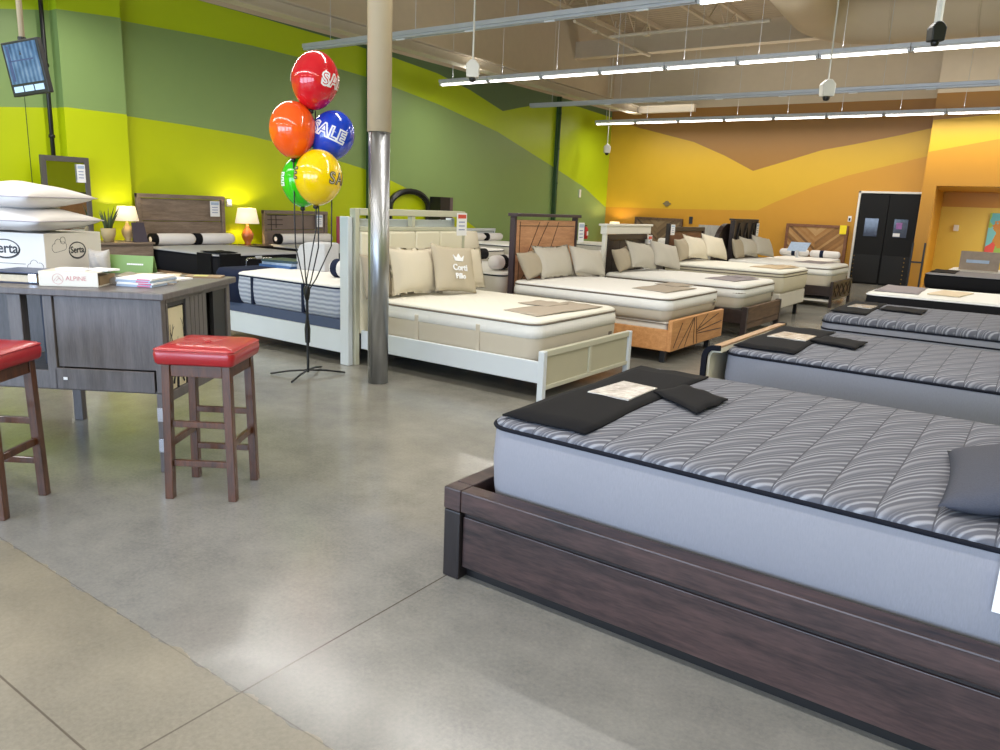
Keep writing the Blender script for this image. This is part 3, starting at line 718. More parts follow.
# ================================================================== NEAR BED (A)
t = thing('bed', 'dark espresso plank bed frame, nearest bed at the lower right', 'bed', (-1.80, 2.31, 0))
DW = M['darkwood']
DP = M['darkpost']
P_('corner_post', DP, t, (-1.885, -1.80, 2.31, 2.395, 0, .303)); P_('corner_post', DP, t, (-1.885, -1.80, 3.97, 4.055, 0, .303))
P_('post_cap', DW, t, (-1.887, -1.80, 2.308, 2.39, .305, .402)); P_('post_cap', DW, t, (-1.887, -1.80, 3.975, 4.057, .305, .402))
P_('top_rail', DW, t, (-1.797, .50, 2.308, 2.39, .308, .402))
P_('top_rail', DW, t, (-1.797, .50, 3.975, 4.057, .308, .402))
P_('side_panel', DW, t, (-1.797, .50, 2.330, 2.375, .055, .282), bevel=.003); P_('side_panel', DW, t, (-1.797, .50, 3.98, 4.02, .05, .305))
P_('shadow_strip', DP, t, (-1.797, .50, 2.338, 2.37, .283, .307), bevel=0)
P_('foot_rail', DW, t, (-1.887, -1.80, 2.392, 3.973, .308, .402)); P_('foot_panel', DW, t, (-1.86, -1.82, 2.395, 3.97, .05, .306))
P_('plinth', M['pole_black'], t, (-1.80, .50, 2.37, 2.40, 0, .055), bevel=0); P_('plinth', M['pole_black'], t, (-1.80, .50, 3.96, 3.99, 0, .055), bevel=0)
P_('platform', M['pole_black'], t, (-1.80, .48, 2.376, 3.975, .25, .29), bevel=0)
P_('headboard', DW, t, (.50, .57, 2.28, 4.08, 0, 1.25))
A = mattress('grey wave quilted mattress with navy piping on the nearest, dark plank frame', -1.762, .40, 2.425, 3.94, .30, .668, .70, M['quilt_grey'], M['side_grey'], M['piping_navy'], r=.11)
flat_cover('black foot cover with a clear plastic window on the nearest mattress', [[(-1.715, 2.465), (-1.33, 2.475), (-1.35, 3.84), (-1.735, 3.82)], [(-1.40, 3.25), (-1.10, 3.03), (-1.08, 3.36), (-1.34, 3.50)]], .704, M['black_fabric'], th=.014, window=[(-1.63, 3.03), (-1.42, 3.03), (-1.42, 3.34), (-1.61, 3.36)])
def lying(label, w_, h_, t_, loc, rot, m, seed, name='pillow'):
    g = pillow_mesh(w_, h_, t_, seed=seed); o = build(name, g, m, smooth=True); o.location = loc; o.rotation_euler = rot; 
    bpy.context.view_layer.update()
    tag(o, label, 'pillow', None); return o
lying('charcoal grey woven pillow at the right edge of the nearest mattress, front one', .58, .68, .17, (.12, 2.86, .785), (0, -.20, .06), M['pillow_grey'], 3)
lying('charcoal grey woven pillow at the right edge of the nearest mattress, behind the front one', .48, .66, .17, (.22, 3.45, .80), (0, -.20, -.04), M['pillow_grey'], 4)
g = G(); g.box(0, .21, -.003, .003, -.16, 0); o = build('paper_label', g, M['paper']); o.location = (.035, 2.400, .655); tag(o, 'white paper label hanging on the nearest mattress at the right edge', 'label')

# ================================================================== BED B (sleigh foot)
t = thing('bed', 'cream upholstered sleigh bed frame with black edging and tan wood top', 'bed', (-1.80, 4.95, 0))
def sleigh(off, th_, z1=.68):
    o = []
    for a in range(0, 10): 
        q = PI/2*a/9; o.append((-1.78+.09*(1-math.cos(q))+off, z1-.10+.10*math.sin(q)-off))
    return o
outer = [(-1.77, 0), (-1.77, .61)] + [(-1.77+.07*(1-math.cos(PI/2*a/9)), .61+.09*math.sin(PI/2*a/9)) for a in range(1, 10)] + [(-1.655, .702)]
inner = [(x+.016 if i < 2 else x+.016*(1-i/len(outer)), z-(.016 if i > 1 else 0)) for i, (x, z) in enumerate(outer)]
def band_strip(ya, yb, off0, off1, m, nm):
    def offs(pts, d):
        r = []
        for i, p in enumerate(pts):
            a = Vector(pts[max(0, i-1)]); b = Vector(pts[min(len(pts)-1, i+1)]); tt = (b-a).normalized(); nn = Vector((tt.y, -tt.x)); r.append((p[0]+nn.x*d, p[1]+nn.y*d))
        return r
    A_ = offs(outer, off0); B_ = offs(outer, off1); g = G(); n = len(A_)
    vs_ = [(x, ya, z) for x, z in A_]+[(x, ya, z) for x, z in B_]+[(x, yb, z) for x, z in A_]+[(x, yb, z) for x, z in B_]; fs = []
    for i in range(n-1): fs += [(i, i+1, n+i+1, n+i), (2*n+i, 3*n+i, 3*n+i+1, 2*n+i+1), (i, 2*n+i, 2*n+i+1, i+1), (n+i, n+i+1, 3*n+i+1, 3*n+i)]
    fs += [(0, n, 3*n, 2*n), (n-1, 3*n-1+0, 4*n-1, 2*n-1)] if False else [(0, n, 3*n, 2*n), (n-1, 2*n-1, 4*n-1, 3*n-1)]
    g.add(vs_, fs); return build(nm, g, m, t, world=True, smooth=False)
band_strip(4.86, 4.89, -.004, .030, M['piping_navy'], 'black_edging'); band_strip(6.41, 6.44, -.004, .030, M['piping_navy'], 'black_edging')
band_strip(4.89, 6.41, 0, .012, M['tan_wood'], 'wood_shell'); band_strip(4.895, 6.405, .013, .045, M['cream_leather'], 'upholstered_lining')
P_('side_rail', M['cream_leather'], t, (-1.69, .40, 4.93, 4.96, .10, .36), (-1.69, .40, 6.41, 6.44, .10, .36)); P_('platform', M['pole_black'], t, (-1.69, .40, 4.962, 6.408, .22, .27), bevel=0)
P_('leg', M['pole_black'], t, (.25, .33, 4.97, 5.05, 0, .22)); P_('leg', M['pole_black'], t, (.25, .33, 6.45, 6.53, 0, .22)); P_('leg', M['pole_black'], t, (-1.6, -1.52, 4.97, 5.05, 0, .22))
P_('headboard', M['cream_leather'], t, (.40, .50, 4.93, 6.57, 0, 1.2), bevel=.03)
mattress('grey wave quilted mattress with navy piping, second nearest, in the sleigh frame', -1.655, .36, 4.965, 6.40, .28, .645, .685, M['quilt_grey'], M['side_midgrey'], M['piping_navy'], r=.11)
flat_cover('black foot cover with a cream paper window on the second grey mattress', [[(-1.62, 5.03), (-1.22, 5.03), (-1.24, 6.30), (-1.63, 6.28)], [(-1.26, 5.58), (-.94, 5.48), (-.93, 5.84), (-1.22, 5.91)]], .69, M['black_fabric'], th=.014, window=[(-1.55, 5.55), (-1.28, 5.55), (-1.28, 5.85), (-1.52, 5.88)])
o = lying('dark grey pillow at the right edge of the second grey mattress', .45, .66, .16, (.13, 5.65, .79), (0, -.2, 0), M['pillow_grey'], 9)

# ================================================================== BED C
t = thing('bed_foundation', 'dark base under the grey pillow top mattress, third from the front', 'bed base', (-1.6, 7.5, 0))
P_('foundation_box', M['side_black'], t, (-1.60, .42, 7.50, 9.02, .12, .34), bevel=.02)
for (x, y) in ((-1.5, 7.6), (-1.5, 8.9), (.3, 7.6), (.3, 8.9)): P_('leg', M['pole_black'], t, (x-.03, x+.03, y-.03, y+.03, 0, .12))
mattress('grey pillow top mattress with two dark piping lines, third from the front', -1.62, .42, 7.48, 9.02, .34, .62, .70, M['quilt_grey'], M['side_midgrey'], M['piping_navy'], pipz=(.555,), r=.13)
flat_cover('black foot cover with a white card on the third mattress', [[(-1.58, 7.62), (-1.26, 7.60), (-1.28, 8.86), (-1.60, 8.86)], [(-1.24, 8.1), (-.86, 8.05), (-.86, 8.5), (-1.22, 8.52)]], .704, M['black_fabric'], window=[(-1.52, 8.1), (-1.30, 8.1), (-1.30, 8.42), (-1.50, 8.42)])

# ================================================================== BED D, E, F
t = thing('bed_foundation', 'dark base under the white mattress with black border', 'bed base', (-1.7, 10.1, 0))
P_('foundation_box', M['side_black'], t, (-1.72, .30, 10.47, 11.95, .12, .42), bevel=.02)
for (x, y) in ((-1.5, 10.6), (-1.5, 11.8), (.2, 10.6), (.2, 11.8)): P_('leg', M['pole_black'], t, (x-.03, x+.03, y-.03, y+.03, 0, .12))
mattress('white topped mattress with black border, fourth from the front on the right', -1.77, .30, 10.45, 11.97, .42, .655, .69, M['quilt_white'], M['side_black'], M['paper'], r=.12)
flat_cover('grey lilac cover on the foot of the white topped mattress', [[(-1.70, 10.6), (-1.20, 10.6), (-1.23, 11.75), (-1.72, 11.75)]], .695, M['lilac_fabric'])
g = G(); g.hexa([(-1.2, 10.5, 0), (-.85, 10.45, 0), (-.75, 11.2, 0), (-1.1, 11.3, 0)], [(-1.2, 10.5, .012), (-.85, 10.45, .012), (-.75, 11.2, .012), (-1.1, 11.3, .012)])
for i in range(len(g.v)): g.v[i] = (g.v[i][0]+.98, g.v[i][1]-10.9, g.v[i][2])
o = build('folded_leaflet', g, M['paper_cream']); o.location = (-.90, 11.1, .702); tag(o, 'tan leaflet lying on the white topped mattress', 'leaflet')
t = thing('bed_foundation', 'dark base under the far grey mattress with black border', 'bed base', (-1.7, 14, 0))
P_('foundation_box', M['side_black'], t, (-1.68, .40, 15.55, 16.98, .12, .44), bevel=.02)
for (x, y) in ((-1.5, 15.7), (-1.5, 16.85), (.3, 15.7), (.3, 16.85)): P_('leg', M['pole_black'], t, (x-.03, x+.03, y-.03, y+.03, 0, .12))
mattress('pale grey topped mattress with thick black border, before the recess', -1.71, .42, 15.5, 17.0, .44, .67, .70, fabric('pale grey ticking', (150, 148, 152)), M['side_black'], M['piping_navy'], r=.12)
flat_cover('black cover on the far mattress before the recess', [[(-1.66, 15.7), (-1.26, 15.7), (-1.28, 16.85), (-1.67, 16.85)]], .705, M['black_fabric'])
t = thing('bed_foundation', 'dark base under the farthest white mattress', 'bed base', (-1.5, 17, 0))
P_('foundation_box', M['side_black'], t, (-1.50, .5, 17.12, 18.5, .12, .40), bevel=.02)
for (x, y) in ((-1.4, 17.2), (-1.4, 18.4), (.4, 17.2), (.4, 18.4)): P_('leg', M['pole_black'], t, (x-.03, x+.03, y-.03, y+.03, 0, .12))
mattress('white mattress farthest back on the right, before the recess', -1.54, .52, 17.08, 18.55, .40, .66, .70, M['quilt_white'], M['side_offwhite'], M['piping_taupe'], r=.12)
t = thing('display_board', 'grey brown printed board standing on the farthest mattress', 'sign', (-1.02, 17.35, .713), 0)
g = G(); g.box(-.33, .33, -.015, .015, 0, .36); build('board', g, plain('grey brown print', (150, 130, 108), .4, var=.35, nscale=9), t, bevel=.004)
g = G(); g.box(-.22, .16, -.019, -.015, .14, .20); build('pale_lettering_band', g, M['paper_blue'], t)
t = thing('paper_sign', 'small white card beside the printed board at right edge', 'sign', (-.62, 17.35, .713)); g = G(); g.box(-.08, .12, -.01, .01, .18, .34); g.box(.0, .04, -.01, .01, 0, .18); build('card', g, M['paper'], t)
t = thing('abstract_painting', 'bright abstract painting of blue, green and red shapes at the right edge', 'painting', (-.95, YN-.03, 1.28))
g = G(); g.box(-.40, .55, -.02, .02, -.55, .62)
def art():
    m, nt, b = newmat('abstract paint'); v = objco(nt, (1, .01, 1)); n = N(nt, 'ShaderNodeTexVoronoi'); n.inputs['Scale'].default_value = 2.6; 
    nz = N(nt, 'ShaderNodeTexNoise'); nz.inputs['Scale'].default_value = 3; nt.links.new(v, nz.inputs['Vector'])
    nt.links.new(mix(nt, .35, v, nz.outputs['Color']), n.inputs['Vector'])
    s = N(nt, 'ShaderNodeSeparateColor'); nt.links.new(n.outputs['Color'], s.inputs[0])
    S(nt, b, 'Base Color', ramp(nt, s.outputs[0], ((.0, lin((60, 150, 160))), (.3, lin((120, 190, 190))), (.5, lin((150, 180, 50))), (.7, lin((214, 60, 50))), (.9, lin((236, 150, 130)))))); S(nt, b, 'Roughness', .5); return m
build('canvas', g, art(), t)
g = G(); g.box(-.06, .06, -.03, .03, -.08, .08); o = build('wall_thermostat', g, M['white_paint'], bevel=.008); o.location = (-2.08, YN-.035, 1.48); tag(o, 'small white device on the mustard wall of the recess', 'thermostat')
# black rail stand before the partition
t = thing('bed_rail_stand', 'black upright rail frame leaning by the doors', 'stand', (-2.45, 20.15, 0)); P_('upright', M['pole_black'], t, (-2.58, -2.54, 20.13, 20.17, 0, 1.11), bevel=.003); P_('upright', M['pole_black'], t, (-2.33, -2.29, 20.13, 20.17, 0, 1.12), bevel=.003); P_('crossbar', M['pole_black'], t, (-2.54, -2.33, 20.13, 20.17, .65, .69), bevel=.003)

# ================================================================== CENTRE ROW, BED 1 (white)
BP, BL = M['bone_paint'], M['bone_panel']; WF = M['white_frame']
t = thing('bed', 'white painted bed frame with panelled foot and cream upholstered head, right behind the column', 'bed', (-3.16, 5.06, 0))
P_('foot_post', WF, t, (-3.19, -3.135, 5.055, 5.11, 0, .425)); P_('foot_post', WF, t, (-3.19, -3.135, 6.60, 6.655, 0, .425))
P_('footboard', BP, t, (-3.185, -3.14, 5.112, 6.598, .375, .425), (-3.185, -3.14, 5.112, 6.598, .10, .135), (-3.183, -3.143, 5.83, 5.875, .136, .374), bevel=.004)
P_('foot_panel', BL, t, (-3.175, -3.158, 5.113, 5.829, .136, .374), (-3.175, -3.158, 5.876, 6.597, .136, .374), bevel=0)
P_('side_rail', WF, t, (-5.22, -3.192, 5.065, 5.095, .155, .335)); P_('side_rail', WF, t, (-5.18, -3.192, 6.615, 6.645, .155, .335))
P_('slat_base', M['pole_black'], t, (-5.18, -3.2, 5.10, 6.61, .19, .215), bevel=0); P_('centre_leg', M['pole_black'], t, (-3.9, -3.86, 5.8, 5.84, 0, .19)); P_('centre_leg', M['pole_black'], t, (-4.6, -4.56, 5.8, 5.84, 0, .19))
P_('head_post', BP, t, (-5.30, -5.225, 5.0, 5.055, 0, 1.475)); P_('head_post', BP, t, (-5.30, -5.225, 6.585, 6.64, 0, 1.475))
P_('head_rail', BP, t, (-5.30, -5.22, 5.056, 6.584, 1.415, 1.478), (-5.30, -5.22, 5.056, 6.584, 1.27, 1.31), (-5.29, -5.23, 5.78, 5.83, 1.31, 1.415))
for i in range(4):
    ya = 5.060+i*.381; P_('upholstered_panel', M['cream_leather'], t, (-5.29, -5.21, ya, ya+.379, .30, 1.268), bevel=.02)
mattress('cream mattress with taupe border on the white frame behind the column', -5.12, -3.27, 5.12, 6.60, .216, .615, .655, M['quilt_cream'], M['side_taupe'], M['piping_taupe'], r=.13, handles=(-.35, .35), pipz=())
flat_cover('taupe cover on the foot of the cream mattress on the white frame', [[(-3.78, 5.38), (-3.38, 5.30), (-3.32, 6.35), (-3.72, 6.40)], [(-3.95, 5.85), (-3.62, 5.85), (-3.60, 6.2), (-3.92, 6.2)]], .66, M['taupe_fabric'], th=.008)
pillow('taupe pillow with a button, left of the column on the white bed', .46, .42, .14, (-5.02, 5.17, .66), .22, 0, M['pillow_taupe'])
pillow('large cream pillow right of the column on the white bed', .74, .48, .19, (-4.93, 5.56, .66), .24, 0, M['pillow_cream'], flange=.10, roll=-.03)
pillow('cream pillow behind the lettered cushion on the white bed', .58, .46, .15, (-4.97, 6.42, .66), .24, -.05, M['pillow_cream'], flange=.12)
cu = pillow('square linen cushion with a white crown and lettering on the white bed', .54, .49, .17, (-4.74, 5.92, .66), .34, -.16, M['pillow_lin'], roll=-.10, name='cushion')
for nm, body, sz, y in (('lettering', 'Corti', .085, -.015), ('lettering', 'Pillo', .075, -.10)):
    text(nm, body, sz, M['paper'], cu, (0, y, 0.098-abs(y)*.06), (0, 0, 0), depth=.004, bold=.002)
g = G(); g.prism([(-.05, 0), (.05, 0), (.07, .06), (.032, .03), (0, .075), (-.032, .03), (-.07, .06)], 'z', .088, .096); co = build('crown_emblem', g, M['paper'], cu); co.location = (0, .055, 0)
price_tag('white price tag with red header on the top right of the white headboard', (-5.212, 6.56, 1.46), .17, .24)

# blue bed, head to head with bed 1
t = thing('bed', 'white frame of the blue grey mattress bed, head to head with the white bed', 'bed', (-5.36, 4.95, 0))
P_('head_post', WF, t, (-5.36, -5.25, 4.93, 4.99, 0, 1.40)); P_('head_post', WF, t, (-5.39, -5.31, 6.50, 6.56, 0, 1.40)); P_('head_panel', WF, t, (-5.37, -5.31, 4.991, 6.495, .3, 1.38))
P_('side_rail', WF, t, (-7.36, -5.372, 4.945, 4.975, .11, .325)); P_('side_rail', WF, t, (-7.36, -5.372, 6.53, 6.56, .11, .325)); P_('foot_rail', WF, t, (-7.40, -7.362, 4.945, 6.56, .11, .325))
P_('leg', WF, t, (-7.40, -7.34, 4.98, 5.04, 0, .108)); P_('leg', WF, t, (-7.40, -7.34, 6.47, 6.53, 0, .108))
P_('grey_base', fabric('slate base fabric', (78, 88, 112)), t, (-7.34, -5.375, 4.978, 6.528, .20, .425), bevel=.01)
mb = mattress('blue grey rippled mattress with navy bands, seen between desk and column', -7.36, -5.385, 4.96, 6.50, .427, .72, .765, M['quilt_white'], M['side_blue'], M['navy'], r=.12, bands=(-.34, .46), bandm=M['navy'])
# navy cover wraps the foot of the mattress
g = G(); g.slab(.50, 1.60, .12, [(.0, 0), (0, .30), (.03, .345), (.08, .352), (.2, .354)]); o = build('foot_cover', g, M['navy'], smooth=True); o.location = (-7.14, 5.73, .425); tag(o, 'navy cover over the foot of the blue grey mattress beside the desk', 'mattress cover')
roll_pillow('white roll pillow with navy band end beside the white headboard post', (-5.62, 5.36, .775), .62, r=.09, band=.10, bandm=M['navy'], axis='x')
t = thing('mattress_sample', 'block shaped grey mattress sample standing behind the balloon stand', 'sample', (-6.55, 5.70, .772), .1)
g = G(); g.prism([(-.21, 0), (.21, 0), (.21, .31), (-.05, .31), (-.16, .27), (-.21, .17)], 'y', -.12, .12); build('sample_block', g, fabric('pale knit', (190, 190, 192), weave=60, var=.15), t, bevel=.02, seg=3)
for k, (x, y, r_, m_, lab) in enumerate(((-7.0, 5.62, .1, plain('blue booklet cover', (60, 96, 150), .3), 'blue booklet, lowest of the stack on the blue grey mattress'), (-6.98, 5.64, .05, M['paper_blue'], 'pale blue booklet in the middle of the stack on the blue grey mattress'), (-6.97, 5.63, .14, plain('dark teal booklet', (52, 72, 88), .3), 'dark booklet on top of the stack on the blue grey mattress'))):
    g = G(); g.box(-.24, .24, -.17, .17, 0, .028); o = build('booklet', g, m_, bevel=.003); place(o, (x, y, .776+.029*k), (0, 0, r_)); tag(o, lab, 'booklet', 'booklets on the blue grey mattress')

# ================================================================== BED 2 (oak)
OK_ = M['oak']
t = thing('bed', 'honey oak bed frame with carved lines on head and low footboard', 'bed', (-3.05, 7.35, 0))
P_('footboard', OK_, t, (-3.07, -3.02, 7.35, 8.88, .135, .465), bevel=.01)
P_('side_rail', OK_, t, (-5.15, -3.07, 7.36, 7.40, .135, .36)); P_('side_rail', OK_, t, (-5.15, -3.07, 8.83, 8.87, .135, .36)); P_('slat_base', M['pole_black'], t, (-5.15, -3.075, 7.402, 8.828, .18, .22), bevel=0)
for (x, y) in ((-3.14, 7.45), (-3.14, 8.74), (-4.9, 7.45), (-4.9, 8.74)): P_('leg', M['pole_black'], t, (x-.03, x+.03, y-.03, y+.03, 0, .18))
g = G()
for a, b in (((7.42, .17), (7.62, .42)), ((7.55, .15), (7.92, .44)), ((7.72, .15), (7.95, .45)), ((7.98, .15), (7.95, .45)), ((8.08, .15), (8.0, .45)), ((8.06, .28), (8.82, .33)), ((8.06, .26), (8.82, .24)), ((8.06, .30), (8.70, .43)), ((8.1, .32), (8.35, .45))):
    g.bar((-3.0185, a[0], a[1]), (-3.0185, b[0], b[1]), .008, .004)
build('carved_lines', g, M['espresso'], t, world=True)
P_('headboard', M['oakv'], t, (-5.21, -5.16, 7.537, 8.933, 0, 1.40), bevel=.006)
P_('dark_surround', plain('plum black side', (58, 44, 50), .5), t, (-5.22, -5.15, 7.49, 7.535, 0, 1.44), (-5.22, -5.15, 8.935, 8.98, 0, 1.44), (-5.24, -5.10, 7.47, 8.98, 1.441, 1.478), bevel=.004)
g = G()
for a, b in (((7.55, 1.0), (8.05, .62)), ((7.6, 1.33), (8.9, 1.33)), ((7.75, .72), (8.25, 1.38)), ((8.05, 1.38), (7.75, .9)), ((8.3, .95), (8.9, .97)), ((8.5, 1.38), (8.2, .8)), ((7.6, .62), (7.95, .9)), ((7.62, .4), (7.62, 1.38))):
    g.bar((-5.1585, a[0], a[1]), (-5.1585, b[0], b[1]), .008, .004)
build('carved_lines', g, M['espresso'], t, world=True)
t = thing('box_foundation', 'off white box foundation inside the honey oak frame', 'bed base', (-4.1, 8.1, .225)); P_('foundation_box', M['side_offwhite'], t, (-5.10, -3.12, 7.44, 8.80, .225, .43), bevel=.02)
P_('piping', M['piping_taupe'], t, (-5.11, -3.11, 7.43, 8.81, .405, .415), bevel=0)
mattress('white mattress with taupe border on the honey oak frame', -5.10, -3.10, 7.40, 8.88, .432, .665, .705, M['quilt_white'], M['side_taupe'], M['piping_taupe'], r=.13, pipz=())
flat_cover('grey lilac cover on the foot of the oak bed mattress', [[(-3.70, 7.75), (-3.25, 7.65), (-3.22, 8.45), (-3.68, 8.55)], [(-3.72, 8.4), (-3.40, 8.3), (-3.35, 8.7), (-3.66, 8.8)]], .712, M['taupe_fabric'], th=.008)
pillow('taupe button pillow, left of three on the oak bed', .54, .35, .16, (-4.92, 7.70, .71), .44, .05, M['pillow_taupe'], roll=.10)
pillow('large pale pillow, middle of three on the oak bed', .86, .43, .20, (-4.86, 8.10, .71), .40, 0, M['pillow_pale'], flange=.12)
pillow('square pale cushion, right of three on the oak bed', .58, .37, .18, (-4.70, 8.60, .71), .50, -.2, M['pillow_pale'], roll=-.14, name='cushion')
price_tag('white price tag at the right end of the oak headboard', (-5.095, 8.98, 1.38), .15, .26, red=False)

# ================================================================== BED 3 (white mantle, dark panel)
t = thing('bed', 'bed frame with white mantle headboard over dark planks and rustic wood foot', 'bed', (-3.0, 9.75, 0))
RW = M['rustic']
P_('footboard', RW, t, (-3.05, -3.0, 9.78, 11.18, .20, .405), (-3.045, -3.005, 9.78, 11.18, .12, .195)); P_('foot_post', M['espresso'], t, (-3.07, -3.0, 9.70, 9.775, 0, .41)); P_('foot_post', M['espresso'], t, (-3.07, -3.0, 11.185, 11.26, 0, .41))
P_('side_rail', M['espresso'], t, (-5.15, -3.07, 9.72, 9.76, .19, .37)); P_('side_rail', M['espresso'], t, (-5.15, -3.07, 11.20, 11.24, .19, .37)); P_('slat_base', M['pole_black'], t, (-5.15, -3.07, 9.765, 11.195, .24, .28), bevel=0)
P_('support_leg', M['pole_black'], t, (-3.5, -3.44, 9.9, 9.96, 0, .238)); P_('support_leg', M['pole_black'], t, (-4.3, -4.24, 9.9, 9.96, 0, .238))
P_('mantle', M['white_paint'], t, (-5.28, -5.14, 9.80, 11.36, 1.335, 1.365), (-5.26, -5.16, 9.83, 11.33, 1.22, 1.335), (-5.24, -5.18, 9.85, 9.91, 0, 1.22), (-5.24, -5.18, 11.24, 11.30, 0, 1.22), bevel=.006)
g = G()
for i in range(6): ya = 9.915+i*.220; g.box(-5.23, -5.20, ya, ya+.214, .2, 1.13)
g.box(-5.23, -5.17, 9.915, 11.235, 1.135, 1.215); g.box(-5.23, -5.17, 9.912, 9.97, .2, 1.135)
build('dark_panel', g, M['espresso'], t, world=True, bevel=.004)
t = thing('box_foundation', 'low dark foundation in the rustic foot bed', 'bed base', (-4.1, 10.5, .282)); P_('foundation_box', M['side_black'], t, (-5.12, -3.12, 9.80, 11.15, .282, .36), bevel=.01)
mattress('white pillow top mattress on the bed with the rustic wood foot', -5.12, -3.10, 9.74, 11.22, .362, .63, .69, M['quilt_white'], M['side_taupe'], M['piping_taupe'], pipz=(.575,), r=.13)
flat_cover('grey taupe cover on the foot of the rustic bed mattress', [[(-3.75, 10.1), (-3.30, 10.0), (-3.22, 10.8), (-3.70, 10.9)], [(-3.65, 10.7), (-3.35, 10.6), (-3.28, 10.95), (-3.6, 11.05)]], .697, M['lilac_fabric'], th=.008)
pillow('taupe button pillow, left of three below the white mantle headboard', .54, .35, .16, (-4.90, 10.05, .695), .42, .05, M['pillow_taupe'], roll=.08)
pillow('pale pillow, middle of three below the white mantle headboard', .72, .43, .20, (-4.80, 10.44, .695), .42, -.1, M['pillow_pale'], roll=-.10, flange=.1)
pillow('pale cushion, right of three below the white mantle headboard', .60, .41, .19, (-4.64, 10.90, .695), .48, -.24, M['pillow_pale'], roll=-.18, name='cushion')
price_tag('white price tag on the right post of the white mantle headboard', (-5.13, 11.25, 1.20), .15, .26)

# ================================================================== BED 4 (bookcase head, cream mattress on white foundation)
t = thing('bed', 'dark headboard with a horizontal walnut panel, behind the cream mattress', 'headboard', (-5.15, 11.6, 0))
P_('side_post', M['espresso'], t, (-5.17, -5.11, 11.93, 11.99, 0, 1.385)); P_('side_post', M['espresso'], t, (-5.20, -5.12, 13.50, 13.57, 0, 1.32))
P_('walnut_panel', M['midbrown'], t, (-5.19, -5.15, 12.002, 13.498, 1.02, 1.26), bevel=.004); P_('dark_rail', M['espresso'], t, (-5.20, -5.10, 12.002, 13.498, 1.262, 1.33), (-5.20, -5.12, 12.002, 13.498, .90, 1.018), (-5.19, -5.15, 12.002, 13.498, .3, .90), bevel=.004)
t = thing('box_foundation', 'white box foundation on black legs under the cream mattress', 'bed base', (-4.1, 12.2, .0))
P_('foundation_box', M['side_offwhite'], t, (-5.06, -3.16, 11.72, 13.18, .20, .43), bevel=.02)
for (x, y) in ((-3.25, 11.8), (-3.25, 13.05), (-4.95, 11.8), (-4.95, 13.05)): P_('leg', M['pole_black'], t, (x-.03, x+.03, y-.03, y+.03, 0, .2))
mattress('thick cream mattress on the white foundation, fourth along the centre row', -5.06, -3.14, 11.70, 13.20, .432, .725, .775, M['quilt_cream'], fabric('cream knit border', (214, 204, 180), weave=200), M['piping_taupe'], r=.13, pipz=(.68,))
flat_cover('beige cover on the foot of the thick cream mattress', [[(-3.75, 12.0), (-3.28, 11.95), (-3.2, 12.8), (-3.68, 12.9)], [(-3.6, 12.6), (-3.3, 12.5), (-3.25, 12.9), (-3.5, 13.0)]], .782, plain('beige cover', (188, 166, 134), .8), th=.008)
pillow('olive taupe button pillow, left of three on the thick cream mattress', .56, .38, .16, (-4.86, 12.1, .78), .3, .05, M['pillow_taupe'], roll=.06)
pillow('cream pillow, middle of three on the thick cream mattress', .72, .42, .20, (-4.76, 12.46, .78), .42, -.1, M['pillow_cream'], roll=-.10, flange=.1)
pillow('cream cushion, right of three on the thick cream mattress', .62, .42, .19, (-4.62, 12.94, .78), .46, -.2, M['pillow_cream'], roll=-.16, name='cushion')
price_tag('white price tag on the left post of the walnut panel headboard', (-5.07, 11.98, 1.37), .16, .17, red=False)

# ================================================================== BED 5 (dark, X foot) and arched headboard
t = thing('arched_headboard', 'dark arched headboard leaning left of the zigzag headboard', 'headboard', (-5.1, 14.0, 0))
arc = [(14.37, 0), (14.37, .85)] + [(14.37+.62*(1-math.cos(PI*k/14)), .85+.55*math.sin(PI*k/14)) for k in range(1, 14)] + [(15.61, .85), (15.61, 0)]
g = G(); n = len(arc); c0 = (14.99, .6)
inn = [(c0[0]+(y-c0[0])*.88, max(0, z-.09) if i not in (0, n-1) else 0) for i, (y, z) in enumerate(arc)]
xa, xb = -5.26, -5.17
vs_ = [(xa, y, z) for y, z in arc]+[(xa, y, z) for y, z in inn]+[(xb, y, z) for y, z in arc]+[(xb, y, z) for y, z in inn]; fs = []
for i in range(n-1): fs += [(i, i+1, n+i+1, n+i), (2*n+i, 3*n+i, 3*n+i+1, 2*n+i+1), (i, 2*n+i, 2*n+i+1, i+1), (n+i, n+i+1, 3*n+i+1, 3*n+i)]
g.add(vs_, fs); build('arch_frame', g, M['espresso'], t, world=True)
g = G(); g.prism(inn, 'x', xa+.02, xb-.02); build('arch_panel', g, plain('dark plum panel', (44, 36, 38), .5), t, world=True)
t = thing('bed', 'dark bed frame with zigzag carved headboard and crossed foot panel, farthest of the centre row', 'bed', (-3.0, 14.5, 0)); ES = M['espresso']
P_('headboard', ES, t, (-5.10, -5.03, 14.82, 16.30, 0, 1.46), (-5.12, -5.01, 14.80, 16.32, 1.462, 1.50), (-5.029, -5.0, 14.82, 14.90, .5, 1.46), (-5.029, -5.0, 16.22, 16.30, .5, 1.46))
g = G()
for k in range(3):
    y = 14.92+k*.43; g.bar((-5.008, y, .85), (-5.008, y+.22, 1.42), .03, .03); g.bar((-5.008, y+.22, 1.42), (-5.008, y+.44, .85), .03, .03)
build('zigzag_moulding', g, M['pole_black'], t, world=True)
P_('foot_post', ES, t, (-3.05, -3.0, 14.50, 14.56, 0, .47)); P_('foot_post', ES, t, (-3.05, -3.0, 16.02, 16.08, 0, .47)); P_('foot_rail', ES, t, (-3.045, -3.005, 14.562, 16.018, .41, .465), (-3.045, -3.005, 14.562, 16.018, .13, .17)); P_('foot_back_panel', M['rustic'], t, (-3.036, -3.02, 14.562, 16.018, .17, .41), bevel=0)
g = G()
